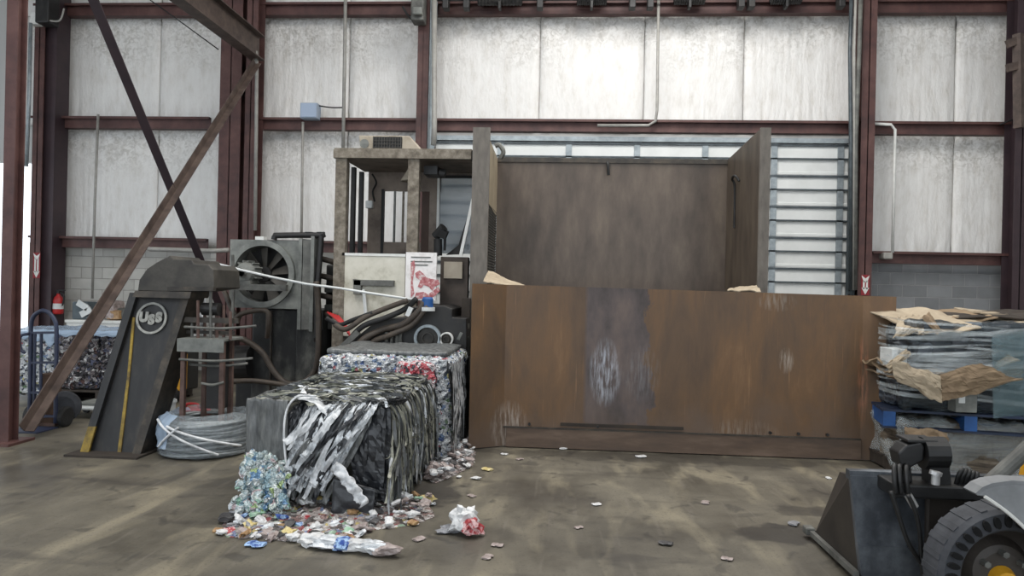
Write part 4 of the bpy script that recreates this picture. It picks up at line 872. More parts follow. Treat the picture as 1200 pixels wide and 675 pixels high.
MB().tube([P(580, 176, 9.0) + V((0, 0, .05)), P(585, 170, 9.0), P(590, 178, 9.0), P(586, 186, 9.0)], .03).build('hook_pipe', grey_steel, ho)
MB().prism([(HX0 - .02, PY + .03, 1.15), (HX1 + .02, PY + .03, 1.15), (HX1 + .02, HB, .8), (HX0 - .02, HB, .8)], (0, 0, -.04)).build('bottom_plate', wing_mat, ho)
MB().b2(A1.x, HX1 + .4, PY + .4, PY + .5, 0, 1.1).b2(A1.x, A1.x + .1, PY + .5, HB, 0, .9).b2(HX1 + .3, HX1 + .4, PY + .5, HB, 0, .8).build('support_frame', black_steel, ho)

# ------------------------------------------------------------------ bales coming out of the baler
fx0, fx1, fy0, fy1, fh = -2.17, -1.2, 4.98, 6.42, .76
fb = thing('front_bale', ((fx0 + fx1) / 2, (fy0 + fy1) / 2, 0), 'collapsing front bale of black and silver plastic strips nearest the camera', 'bale')
core_m = mat('bale_core', (36, 36, 34), (78, 78, 70), (116, 116, 106), scale=12, rough=.55, bump=.4)
lumpy_box(MB(), ((fx0 + fx1) / 2, (fy0 + fy1) / 2 + .04, fh / 2 - .04), (fx1 - fx0 - .06, fy1 - fy0 - .06, fh - .09), .03, .035, 3.2, 2, .09).build('bale_core', core_m, fb, smooth=True)
rb = random.Random(11)
def ribbon(mb, path, w, seed, side=None, crum=.012, n=18, th=.0, m=3, fq_=7):
    pts = spline([V(p) for p in path], 5); 
    def at(t):
        f = t * (len(pts) - 1); i = min(len(pts) - 2, int(f)); return pts[i].lerp(pts[i + 1], f - i), (pts[i + 1] - pts[i]).normalized()
    def fn(u, v):
        p, t = at(u); s_ = V(side) if side else V((1, 0, 0)); s_ = (s_ - t * s_.dot(t)).normalized(); nn = t.cross(s_)
        ww = w * (1 - .35 * noise.noise(V((u * 3, seed, 0))))
        return p + s_ * ((v - .5) * ww) + nn * (crum * noise.fractal(V((u * fq_ + seed, v * 2, seed)), .8, 2, 4)) + s_ * (crum * 1.2 * noise.noise(V((u * fq_ * .5, seed, 4))))
    return mb.sheet(fn, n, m, th)
def fstrip(x0, x1, zend, w, out, m, name='plastic_strip', back=.25, lift=.02):
    yb = fy0 + .02; k = x1 - x0
    path = [(x0 + .12, yb + back, fh + lift * .5), (x0 + .06, yb + back * .45, fh + lift), (x0, yb - out * .3, fh + lift * .3 - .01), (x0 + k * .22, yb - out, fh - (fh - zend) * .25), (x0 + k * .52, yb - out * 1.3, fh - (fh - zend) * .55), (x0 + k * .82, yb - out * 1.2, fh - (fh - zend) * .82), (x1, yb - out * 1.35, zend)]
    b = MB(); ribbon(b, path, w, rb.uniform(0, 99), (1, 0, .25 + rb.uniform(-.3, .3)), .022 if name == 'foil_strip' else .016, 34, .003, 3, 7 if i % 2 else 14); return b.build(name, m, fb)
X_ = lambda u: fx0 + (fx1 - fx0) * u
for i in range(38):                                     # dark and grey strips in the middle-left
    u = .36 + .34 * i / 38 + rb.uniform(-.02, .02)
    fstrip(X_(u), X_(u - .14 - rb.uniform(0, .12)), rb.uniform(.06, .45), rb.uniform(.012, .045), rb.uniform(.0, .07), rb.choice([black_plastic, black_plastic, black_plastic, dk_strip, dk_strip, grey_plastic, silver_foil]))
for i in range(64):                                     # the silver fall in the middle
    u = .6 + .3 * i / 64 + rb.uniform(-.03, .03)
    fstrip(X_(u), X_(u - .24 - rb.uniform(0, .14)), rb.uniform(.05, .5), rb.uniform(.015, .06), rb.uniform(.03, .12), rb.choice([silver_foil, silver_foil, silver_foil, white_foil, grey_plastic, black_plastic]), 'foil_strip', back=rb.uniform(.05, .3))
for i in range(12):                                     # black sheets hanging at the right corner
    u = .82 + .18 * i / 12
    fstrip(X_(u), X_(u - rb.uniform(-.02, .06)), rb.uniform(.02, .2), rb.uniform(.05, .1), rb.uniform(.01, .05), rb.choice([black_plastic, black_plastic, black_plastic, dk_strip]), 'black_sheet', back=.1)
for i, (u0, u1, z1, w_) in enumerate(((.58, .30, .5, .05), (.66, .34, .3, .03), (.5, .31, .1, .025), (.72, .44, .12, .03), (.80, .52, .2, .03), (.46, .33, .45, .02))):
    fstrip(X_(u0), X_(u1), z1, w_, .1, white_foil, 'white_strip', back=.2)
ribbon(MB(), [(X_(.3), fy0 + .3, fh + .03), (X_(.34), fy0 + .05, fh + .05), (X_(.5), fy0 - .02, fh + .01), (X_(.62), fy0 - .03, fh - .1)], .09, 5, (0, 1, .3), .02, 20, .004).build('white_strip', white_foil, fb, smooth=True)
# grey film sheet folded over the left front corner
def filmf(u, v):
    x = X_(-.01 + .31 * u); z = fh + .03 - (fh - .33) * v
    return V((x, fy0 - .05 - .025 * noise.fractal(V((u * 4, v * 1.2, 4)), 1, 2, 4) - .03 * u, z + .02 * noise.noise(V((u * 5, v, 7)))))
MB().sheet(filmf, 26, 22, .004).build('grey_film_sheet', grey_plastic, fb, smooth=True)
MB().tube([V((X_(.48), fy0 + .0, fh + .05)), V((X_(.36), fy0 - .05, fh + .05)), V((X_(.3), fy0 - .09, fh - .03)), V((X_(.285), fy0 - .1, fh - .2)), V((X_(.31), fy0 - .1, fh - .45))], .008, 6).build('sheet_hem', white_foil, fb, smooth=True)
def filml(u, v):
    y = fy0 - .03 + (fy1 - fy0) * u; z = fh + .02 - (fh - .1) * v
    return V((fx0 - .02 - .02 * noise.fractal(V((u * 6, v * 2, 9)), 1, 2, 4), y, z))
MB().sheet(filml, 26, 16, .004).build('side_film_sheet', grey_plastic, fb, smooth=True)
# strand curtains: right side, top
for m, n_, sd in ((olive_strand, 420, 1), (dk_strip, 260, 2), (silver_foil, 120, 3), (grey_plastic, 240, 4)):
    b = MB(); r2 = random.Random(sd)
    for i in range(n_):
        y = r2.uniform(fy0 + .05, fy1 + .02); dy = r2.gauss(.06, .16); o = r2.uniform(.0, .08); ze = r2.uniform(.0, .35) if r2.random() < .7 else r2.uniform(.3, .55)
        ribbon(b, [(fx1 - r2.uniform(.05, .3), y - .05, fh + r2.uniform(.0, .04)), (fx1 - .01 + o * .5, y, fh - .02), (fx1 + .02 + o, y + dy * .4, fh * .62), (fx1 + .03 + o, y + dy, max(.03, ze))], r2.uniform(.004, .014), r2.uniform(0, 50), (0, 1, r2.uniform(-.4, .4)), .028, 14, 0, 1, 2.5)
    for i in range(int(n_ * .8)):
        y = r2.uniform(fy0 + .05, fy1); x = r2.uniform(fx0, fx1 - .3); l = r2.uniform(.3, .8)
        ribbon(b, [(x, y, fh + r2.uniform(.01, .035)), (x + l * .5, y + r2.uniform(-.1, .1), fh + r2.uniform(.02, .05)), (min(fx1 + .02, x + l), y + r2.uniform(-.15, .15), fh + r2.uniform(.0, .03))], r2.uniform(.004, .014), r2.uniform(0, 50), (0, 1, r2.uniform(-.3, .3)), .035, 14, 0, 1, 3)
    b.build('shredded_strands', m, fb, kind='stuff', smooth=True)
MB().sheet(lambda u, v: V((X_(.66 + .3 * u), fy0 - .13 - .02 * noise.fractal(V((u * 3, v * 3, 1)), 1, 2, 3) - .03 * v, .02 + .26 * (1 - v) * (1 - .25 * u))), 14, 10, .004).build('black_sheet', black_plastic, fb, smooth=True)
ribbon(MB(), [(X_(.66), fy0 - .13, .36), (X_(.76), fy0 - .17, .3), (X_(.84), fy0 - .19, .2), (X_(.9), fy0 - .2, .12)], .075, 8, (1, 0, .6), .05, 30, .004, 4, 8).build('white_strip', white_foil, fb, smooth=True)

def crumple(seed, sx, sy, sz, sub=2, amp=.45):
    bm = bmesh.new(); bmesh.ops.create_icosphere(bm, subdivisions=sub, radius=.5)
    for v in bm.verts:
        n = noise.fractal(v.co * 2.6 + V((seed * 3.1, seed, 0)), 1, 2, 3)
        v.co *= 1 + amp * n; v.co.x *= sx; v.co.y *= sy; v.co.z *= sz
        v.co.x += .25 * sx * noise.noise(V((v.co.y * 20, seed, 3))) * .5
    zmin = min(v.co.z for v in bm.verts)
    for v in bm.verts: v.co.z -= zmin
    return bm
def can_mesh(seed, l=.12, r=.033):
    """flattened, buckled drinks can with rims"""
    bm = bmesh.new(); n = 14; rings = []
    prof = [(0, .5), (.72, .49), (.8, .5), (1, .44), (1, .2), (.97, 0), (1, -.2), (1, -.43), (.82, -.5), (.7, -.48), (0, -.48)]
    for rr, h in prof:
        ring = []
        for k in range(n):
            a = 2 * pi * k / n; p = V((r * rr * cos(a) * 1.35, h * l, r * rr * sin(a) * .55))
            c = noise.noise(V((cos(a) * 1.5 + seed * 5, h * 5, sin(a) * 1.5))); d = 1 + .55 * c * (1 - abs(h) * 1.2)
            p.x *= d; p.z = p.z * d + .012 * noise.noise(V((h * 4, seed * 2, 1))); p.x += .02 * noise.noise(V((h * 3, seed, 8)))
            ring.append(bm.verts.new(p))
        rings.append(ring)
    for A, B in zip(rings, rings[1:]):
        for k in range(n): bm.faces.new((A[k], A[(k + 1) % n], B[(k + 1) % n], B[k]))
    bmesh.ops.remove_doubles(bm, verts=bm.verts, dist=1e-5); bmesh.ops.recalc_face_normals(bm, faces=bm.faces)
    zmin = min(v.co.z for v in bm.verts)
    for v in bm.verts: v.co.z -= zmin
    return bm
# bottles bulging out at the lower left of the front bale
bc = bmesh.new()
lumpy_bt = lumpy_box(MB(), (X_(.15), fy0 - .06, .17), (.26, .14, .33), .02, .03, 6, 3, .05, cell=.05)
me = bpy.data.meshes.new('tmp'); lumpy_bt.bm.to_mesh(me); bc.from_mesh(me); bpy.data.meshes.remove(me)
for i in range(150):
    u = rb.random(); v = rb.random(); zz = .02 + .36 * v * (1 - .35 * max(0, u - .6))
    px = X_(.0 + .32 * u); py = fy0 - .04 - .14 * (1 - v) ** .7 - rb.uniform(0, .06)
    b = crumple(i, rb.uniform(.06, .1), rb.uniform(.04, .07), rb.uniform(.04, .06), 2, .6)
    b.transform(Matrix.Translation((px, py, zz)) @ Euler((rb.uniform(-1, 1), rb.uniform(-1, 1), rb.uniform(0, 6))).to_matrix().to_4x4())
    me = bpy.data.meshes.new('tmp'); b.to_mesh(me); b.free(); bc.from_mesh(me); bpy.data.meshes.remove(me)
mb = MB(); mb.bm.free(); mb.bm = bc
mb.build('bottle_bulge', pet_mix, fb, kind='stuff')

rbl = thing('can_bale', (-1.65, 7.0, 0), 'tall bale of bright crushed cans behind the collapsing bale', 'bale')
rx0, rx1 = P(374, 450, 6.5).x, P(527, 450, 6.5).x; rh = P(450, 418, 6.5).z
lumpy_box(MB(), ((rx0 + rx1) / 2, 7.06, rh / 2), (rx1 - rx0, 1.14, rh - .02), .016, .02, 9, 4, .05, cell=.04).build('pressed_cans', cans_bright, rbl)
lumpy_box(MB(), (P(485, 440, 6.4).x, 6.46, rh - .19), (.33, .09, .3), .02, .02, 6, 9, .03, cell=.05).build('red_cans_patch', cans_red, rbl)
lumpy_box(MB(), ((rx0 + rx1) / 2 - .02, 7.15, rh + .02), (rx1 - rx0 - .06, 1.0, .05), .03, .02, 5, 14, .02).build('grey_top_sheet', grey_plastic, rbl, smooth=True)
b = MB(); r2 = random.Random(21)
for i in range(130):
    y = r2.uniform(6.45, 7.6); ribbon(b, [(rx1 - .02, y, rh - .02), (rx1 + .035, y + r2.uniform(-.05, .08), rh * .6), (rx1 + .04, y + r2.uniform(-.1, .1), r2.uniform(.03, .5))], r2.uniform(.01, .03), i, (0, 1, 0), .015, 8, 0, 1)
b.build('shredded_strands', dk_strip, rbl, kind='stuff', smooth=True)
b = MB()
for i in range(60):
    y = r2.uniform(6.45, 7.2); ribbon(b, [(rx1 + .02, y, rh - .05), (rx1 + .05, y + r2.uniform(-.05, .08), rh * .6), (rx1 + .055, y + r2.uniform(-.1, .1), r2.uniform(.1, .6))], r2.uniform(.01, .025), i, (0, 1, 0), .015, 8, 0, 1)
b.build('silver_strands', silver_foil, rbl, kind='stuff', smooth=True)

# ------------------------------------------------------------------ loose cans
can_cols = [silver_foil, mat('can_white', (176, 176, 176), (222, 222, 222), scale=18, rough=.4, bump=.3), mat('can_rose', (112, 98, 94), (176, 164, 160), scale=18, rough=.45, bump=.3), mat('can_grey', (96, 98, 102), (150, 150, 154), scale=18, rough=.4, bump=.3), mat('can_blue', (40, 70, 140), (150, 180, 214), scale=20, rough=.4, bump=.3, pos=[.45, .55]), mat('can_red', (150, 40, 46), (206, 170, 170), scale=20, rough=.4, bump=.3, pos=[.48, .56]), mat('can_yellow', (176, 150, 66), (210, 200, 160), scale=16, rough=.45, bump=.3), mat('can_green', (96, 150, 110), (186, 206, 190), scale=18, rough=.4, bump=.3), mat('can_dark', (34, 34, 38), (86, 84, 84), scale=14, rough=.45, bump=.3), mat('can_amber', (120, 84, 50), (170, 140, 100), scale=14, rough=.5, bump=.3)]
def vmesh(i, bm, m):
    me = bpy.data.meshes.new('crushed_can'); bm.to_mesh(me); bm.free(); me.materials.append(m); return me
VAR = []
for i in range(30):
    bm = can_mesh(i) if i % 3 else crumple(i, .13, .09, .06, 2, .7)
    VAR.append(vmesh(i, bm, can_cols[i % 10]))
def put(name, me, loc, rot, sc_, label, cat, group=None):
    o = bpy.data.objects.new(name, me); C.objects.link(o); o.location = loc; o.rotation_euler = rot; o.scale = (sc_,) * 3
    return tag(o, label, cat, group)
def inpoly(x, y, pg):
    c = False; j = len(pg) - 1
    for i in range(len(pg)):
        if (pg[i][1] > y) != (pg[j][1] > y) and x < (pg[j][0] - pg[i][0]) * (y - pg[i][1]) / (pg[j][1] - pg[i][1]) + pg[i][0]: c = not c
        j = i
    return c
front_pg = [tuple(F(*p).xy) for p in ((252, 622), (270, 603), (300, 590), (340, 580), (470, 580), (505, 586), (512, 606), (490, 616), (440, 622), (400, 640), (300, 632), (262, 630))]
back_pg = [tuple(F(*p).xy) for p in ((498, 532), (506, 518), (548, 519), (558, 530), (554, 546), (534, 558), (508, 568), (492, 556))]
cans_litter = cans_material('spilled_scraps', [(0, (170, 160, 156)), (.18, (96, 90, 88)), (.34, (196, 192, 190)), (.48, (70, 64, 62)), (.58, (140, 116, 112)), (.68, (120, 130, 160)), (.74, (150, 84, 84)), (.8, (180, 164, 110)), (.86, (140, 160, 140)), (.92, (210, 208, 206))], 26)
cans_pale = cans_material('heaped_pale_cans', [(0, (170, 164, 162)), (.2, (110, 102, 100)), (.36, (200, 196, 194)), (.5, (76, 70, 68)), (.62, (150, 134, 130)), (.8, (186, 180, 178))], 24)
# low heaps under the loose cans
def heap(name, pg, hmax, m, label, seed):
    cx = sum(p[0] for p in pg) / len(pg); cy = sum(p[1] for p in pg) / len(pg); n = 150
    def fn(u, v):
        a = u * 2 * pi; d = V((cos(a), sin(a))); t = 1.6
        for s_ in range(60):
            if not inpoly(cx + d.x * s_ * .03, cy + d.y * s_ * .03, pg): t = s_ * .03; break
        r_ = t * v * .95; x, y = cx + d.x * r_, cy + d.y * r_
        return (x, y, .002 + hmax * (1 - v ** 1.5) * (.7 + .5 * noise.noise(V((x * 5, y * 5, seed)))) + .05 * (1 - v * v) * max(0, .55 - noise.voronoi(V((x * 16, y * 16, seed)))[0][0]))
    return MB().sheet(fn, n, 50).build(name, m, label=label, cat='litter', kind='stuff')
heap('crushed_can_litter', front_pg, .085, cans_litter, 'bed of small scraps under the coloured spill before the front bale', 1)
heap('crushed_can_litter', back_pg, .07, cans_pale, 'bed of small scraps under the silver heap beside the hopper', 2)
rs = random.Random(5); cnt = 0
frontc = F(385, 596); prefs = [0, 1, 1, 0, 2, 2, 3, 3, 4, 5, 6, 7, 8, 9, 2, 1, 8]
while cnt < 200:
    px_, py_ = rs.uniform(250, 514), rs.uniform(580, 645); f = F(px_, py_)
    if not inpoly(f.x, f.y, front_pg): continue
    cnt += 1
    dd = max(0, 1 - abs(f.y - frontc.y) / .55); z = rs.uniform(0, .1) * dd + .004
    col = rs.choice(prefs); me = VAR[rs.choice([col, col + 10, col + 20])]
    put('crushed_can', me, (f.x, f.y, z), (rs.uniform(-.5, .5), rs.uniform(-.5, .5), rs.uniform(0, 6.3)), rs.uniform(.42, .82), 'loose crushed can or bottle in the coloured spill before the front bale', 'crushed can', 'crushed cans spilled before the front bale')
cnt = 0
while cnt < 100:
    px_, py_ = rs.uniform(490, 556), rs.uniform(516, 568); f = F(px_, py_)
    if not inpoly(f.x, f.y, back_pg): continue
    cnt += 1; col = rs.choice([0, 1, 1, 2, 2, 3, 8, 2]); me = VAR[rs.choice([col, col + 10, col + 20])]
    put('crushed_can', me, (f.x, f.y, rs.uniform(0.0, .09)), (rs.uniform(-.5, .5), rs.uniform(-.5, .5), rs.uniform(0, 6.3)), rs.uniform(.42, .8), 'pale crushed can in the silver heap beside the hopper corner', 'crushed can', 'crushed cans heaped beside the hopper')
def lone(px, py, col, s_, label, kind=2, cat='crushed can', rz=None, name='crushed_can'):
    f = F(px, py); put(name, VAR[(col + 10 * kind) % 30], (f.x, f.y, .002), (0, 0, rs.uniform(0, 6) if rz is None else rz), s_ * .8, label, cat).scale.z = s_ * .45
lone(571, 551, 6, 1.0, 'yellow crushed can on the floor in front of the hopper corner', name='yellow_can')
lone(553, 582, 2, .7, 'pale brown crushed can alone on the floor right of the front bale')
lone(558, 562, 1, .85, 'white scrap just below the yellow can', cat='scrap'); lone(538, 560, 1, .6, 'small white scrap left of and below the yellow can', cat='scrap')
lone(583, 640, 2, .75, 'white flattened scrap right of the red and white lump', cat='scrap'); lone(571, 654, 2, .75, 'pale flattened can below and right of the red and white lump')
lone(491, 633, 2, .8, 'pinkish scrap below the right end of the coloured spill', 0, cat='scrap')
lone(300, 640, 4, 1.2, 'blue and white crumpled wrapper alone before the spill', 0, cat='wrapper'); lone(260, 626, 1, .95, 'large grey white crushed can at the left tip of the spill')
lone(338, 630, 1, 1.2, 'white crumpled wrapper on the floor before the spill middle', 0, cat='wrapper')
lone(659, 526, 1, 1.15, 'white crumpled can against the hopper base, left one', 0); lone(751, 536, 1, 1.0, 'white crumpled can against the hopper base, middle one', 0)
lone(699, 592, 1, .7, 'tiny white cap in the middle of the open floor', 0, cat='cap'); lone(827, 590, 2, .8, 'flat pale scrap on the open floor right of the tiny white cap', cat='scrap')
lone(678, 619, 2, .6, 'small pinkish scrap left of the dark scrap on the open floor', cat='scrap'); lone(780, 638, 8, .9, 'dark flattened scrap near the lower middle of the floor', cat='scrap')
lone(930, 615, 3, .9, 'dark grey scrap on the floor left of the loader bucket', cat='scrap'); lone(852, 656, 2, .7, 'small grey scrap at the bottom of the open floor', cat='scrap'); lone(971, 561, 1, .6, 'white can lying on the dark patch before the loader bucket', 0)
lone(878, 529, 1, .6, 'small scrap against the right half of the hopper base', cat='scrap'); lone(609, 539, 2, .7, 'pale flat scrap before the left end of the hopper skirt', cat='scrap'); lone(591, 533, 1, .7, 'white scrap at the fold of the hopper corner', 0, cat='scrap')
# red and white lump, long wrapped strip
lump = thing('crumpled_lump', F(543, 625), 'red and white crumpled lump standing alone right of the spill', 'crumpled lump')
o_ = F(543, 625)
def addbm(bm, loc, name, m, parent):
    bm.transform(Matrix.Translation(V(loc))); b = MB(); b.bm.free(); b.bm = bm; return b.build(name, m, parent)
addbm(crumple(41, .16, .14, .16, 3, .7), o_ + V((.0, 0, .0)), 'white_wrapper', can_cols[1], lump); addbm(crumple(43, .13, .11, .1, 3, .7), o_ + V((.05, -.05, .0)), 'red_wrapper', can_cols[5], lump); addbm(crumple(44, .14, .1, .04, 3, .6), o_ + V((-.09, .0, .0)), 'flat_wrapper', can_cols[3], lump)
w0, w1 = F(366, 640), F(463, 652)
lb_ = thing('flattened_can_strip', (w0 + w1) / 2, 'long flattened strip of stuck together cans lying before the spill', 'scrap strip')
for j, (t, s_, cl) in enumerate(((0, .16, 1), (.18, .2, 0), (.36, .18, 4), (.54, .2, 1), (.72, .2, 0), (.88, .16, 2))):
    addbm(crumple(60 + j, s_ * 1.1, .12, .07, 3, .5), w0.lerp(w1, t), 'flattened_can', can_cols[cl], lb_)
f = F(282, 612); put('black_wrapper', VAR[8], (f.x - .1, f.y, .01), (0, 0, .3), 1.0, 'black crumpled plastic at the left edge of the spill', 'wrapper')

# ------------------------------------------------------------------ can bales at the left, bench
LY = 8.75
def lq(x, y, Y=LY): return P(x, y, Y)
def can_bale(x0, x1, y0, d, zb, zt, label, seed, m):
    t = thing('stored_can_bale', ((x0 + x1) / 2, y0 + d / 2, zb), label, 'bale', 'stored can bales at the left')
    lumpy_box(MB(), ((x0 + x1) / 2, y0 + d / 2, (zb + zt) / 2), (x1 - x0, d, zt - zb), .025, .03, 5, seed, .05, cell=.07).build('pressed_cans', m, t)
    return t
zp = .2
b1 = can_bale(lq(63, 430).x, lq(112, 430).x, LY, 1.1, zp, lq(100, 393).z, 'dark stored can bale on the pallet, right of the hand truck', 31, cans_dark)
b2 = can_bale(lq(113, 430).x, lq(172, 430).x, LY + .05, 1.1, zp, lq(130, 392).z, 'stored can bale half hidden by the black chute', 37, cans_dark)
b3 = can_bale(lq(16, 430).x - .1, lq(60, 430).x, LY + .1, 1.1, .1, lq(40, 392).z, 'stored can bale wrapped in blue film behind the hand truck', 33, cans_bright)
z_ = lq(100, 391).z
def bf(x0, x1, y0, y1, z, dr): 
    def fn(u, v):
        x = x0 + (x1 - x0) * u; vv = v
        if vv < .3: return V((x, y0 - .04 + .01 * noise.noise(V((x * 9, vv * 9, 2))), z + .025 - dr * (1 - vv / .3) * (1 + 1.2 * noise.noise(V((x * 7, 1, 3))))))
        return V((x, y0 - .04 + (y1 - y0) * (vv - .3) / .7, z + .03 + .03 * noise.fractal(V((x * 6, vv * 6, 5)), 1, 2, 3)))
    return fn
MB().sheet(bf(lq(63, 400).x, lq(160, 400).x, LY, LY + 1.0, z_, .05), 50, 20, .004).build('film_sheet', blue_film, label='crumpled blue film lying across the dark stored bales', cat='plastic film', smooth=True)
MB().sheet(bf(lq(14, 400).x - .1, lq(62, 400).x, LY + .1, LY + 1.0, lq(40, 390).z, .12), 40, 20, .004).build('film_sheet', blue_film, label='pale blue film hanging over the bale behind the hand truck', cat='plastic film', smooth=True)
def pallet(o, sx, sy, m, label, z0=.0, rz=0, h=.14, group=None, m2=None):
    m2 = m2 or m
    t = thing('pallet', (0, 0, 0), label, 'pallet', group); 
    for k in range(7): MB().b2(-sx / 2, sx / 2, -sy / 2 + sy * k / 7 + .01, -sy / 2 + sy * (k + 1) / 7 - .03, h - .02, h).build('deck_board', m2, t)
    for x in (-sx / 2 + .06, 0, sx / 2 - .06):
        MB().b2(x - .05, x + .05, -sy / 2, sy / 2, .02, h - .02).build('stringer', m, t)
    for y in (-sy / 2 + .05, 0, sy / 2 - .05): MB().b2(-sx / 2, sx / 2, y - .045, y + .045, 0, .02).build('bottom_board', m2, t)
    t.location = o; t.rotation_euler.z = rz; t.location.z = z0
    return t
px0, px1 = lq(66, 470).x, lq(172, 470).x
pallet(V(((px0 + px1) / 2, LY + .5, 0)), px1 - px0 + .1, 1.1, dark_wood, 'dark wooden pallet under the stored can bales', 0, 0, .19)
# bench with clutter
KY = 11.2
def nq(x, y): return P(x, y, KY)
bn = thing('work_bench', V((nq(130, 400).x, KY + .3, 0)), 'white workbench against the painted block wall', 'bench')
bz = nq(130, 376).z
MB().b2(nq(84, 0).x, nq(172, 0).x, KY, KY + .6, bz - .05, bz).build('bench_top', white_metal, bn, bevel=.01)
MB().b2(nq(86, 0).x, nq(170, 0).x, KY + .02, KY + .05, bz - .45, bz - .05).build('apron', white_metal, bn)
for px in (86, 168): MB().b2(nq(px, 0).x - .03, nq(px, 0).x + .03, KY + .05, KY + .5, 0, bz - .05).build('leg', white_metal, bn)
def crate(px0, px1, py0, py1, m, label, cat, name, seed):
    a, c = nq(px0, py1), nq(px1, py0); lumpy_box(MB(), ((a.x + c.x) / 2, KY + .3, (bz + c.z) / 2 + .005), (c.x - a.x, .3, c.z - bz - .02), .05, .03, 6, seed, .03).build(name, m, label=label, cat=cat)
tn = thing('plastic_tote', V((nq(94, 370).x, KY + .3, bz)), 'dark tote with white papers at the left end of the bench', 'tote')
MB().b2(nq(85, 0).x, nq(104, 0).x, KY + .15, KY + .45, bz, nq(90, 354).z).build('tote_body', mat('tote_teal', (66, 76, 82), (98, 108, 112)), tn, bevel=.02)
for k, (ax, ay) in enumerate(((91, 358), (95, 366))): MB().box(nq(ax, ay) + V((0, .12, 0)), (.2, .02, .1), (0, .5 - k, 0)).build('white_paper', white_plastic, tn)
crate(112, 127, 352, 372, can_cols[2], 'crumpled grey bag on the bench beside the tote', 'bag', 'scrap_bag', 51); crate(118, 133, 364, 377, can_cols[9], 'brown lumpy sack on the bench', 'sack', 'scrap_sack', 52)
en = thing('bench_motor', V((nq(131, 372).x, KY + .3, bz)), 'grey motor standing at the right end of the bench', 'motor')
MB().cyl(nq(127, 370) + V((0, .3, .02)), nq(136, 370) + V((0, .3, .02)), .1, 20).build('motor_housing', grey_steel, en); MB().b2(nq(128, 0).x, nq(136, 0).x, KY + .2, KY + .4, bz, bz + .04).build('foot', black_steel, en)

# ------------------------------------------------------------------ wrapped pallet load at the right
GY = 6.75
def gq(x, y, Y=GY): return P(x, y, Y)
gx0, gx1 = gq(1048, 450).x, gq(1240, 450).x; gcx = (gx0 + gx1) / 2; ang = R(-28)
def sheetpile(px0, px1, ya, yb, Y, d, m, label, seed, cat='cardboard sheet', name='cardboard_sheet', th=.012, tilt=.0, amp=.04, group=None, yaw=0, sm=True):
    a, c = gq(px0, ya, Y), gq(px1, yb, Y)
    def fn(u, v):
        x = a.x + (c.x - a.x) * u; z = a.z + (c.z - a.z) * u + tilt * v
        n = amp * noise.fractal(V((u * 2.2 + seed, v * 2.2, seed)), 1, 2, 3)
        return V((x + yaw * v + .04 * noise.noise(V((seed, v * 3, 1))), Y + d * v + .05 * noise.noise(V((u * 3, seed, 4))), z + n))
    return MB().sheet(fn, 26, 16, th).build(name, m, label=label, cat=cat, group=group, smooth=False)
def bundle(px0, px1, ya, yb, Y, d, m, label, seed, cat, name, amp=.06, fs=2.6, wrap=None):
    a, c = gq(px0, yb, Y), gq(px1, ya, Y)
    t = thing(name, V(((a.x + c.x) / 2, Y + d / 2, a.z)), label, cat)
    lumpy_box(MB(), ((a.x + c.x) / 2, Y + d / 2, (a.z + c.z) / 2), (c.x - a.x, d, c.z - a.z), .035, amp, fs, seed, .05).build('packed_content', m, t)
    if wrap: lumpy_box(MB(), ((a.x + c.x) / 2, Y + d / 2, (a.z + c.z) / 2), (c.x - a.x + .05, d + .05, c.z - a.z + .04), .035, amp, fs * 1.3, seed + 5, .06).build('film_wrap', wrap, t, smooth=True)
    return t
wrapped_black = mat('wrapped_black_goods', (26, 29, 34), (50, 56, 64), (88, 96, 104), (130, 136, 138), scale=4, stretch=(.7, 1, 4), rough=.3, bump=.6, pos=[.35, .48, .58, .68])
brown_mix = mat('packed_cardboard', (34, 31, 29), (72, 63, 54), (112, 100, 84), (140, 134, 126), scale=4, stretch=(.5, .5, 6), rough=.8, bump=.5)
pallet(V((gcx + .05, GY + .62, 0)), 1.5, 1.1, dark_wood, 'dark pallet at the bottom of the wrapped load', 0, 0, .13)
bundle(1052, 1240, 500, 556, GY + .05, 1.0, brown_mix, 'lowest bundle of mixed cardboard under the blue pallet', 61, 'cardboard bundle', 'cardboard_bundle', .09, 3, clear_film)
bp_ = pallet(V((gcx + .02, GY + .42, 0)), 1.42, 1.05, blue_paint, 'bright blue pallet in the middle of the wrapped load', gq(1140, 506, GY).z, -.2, .17, None, blue_navy)
zp2 = bp_.location.z + .17
bundle(1060, 1242, 432, 480, GY + .02, 1.0, wrapped_black, 'black wrapped bundle resting on the blue pallet', 63, 'wrapped bundle', 'wrapped_bundle', .06, 3, dark_film)
bundle(1066, 1244, 384, 424, GY + .06, 1.0, wrapped_black, 'black wrapped bundle under the top cardboard sheets', 64, 'wrapped bundle', 'wrapped_bundle', .06, 3, dark_film)
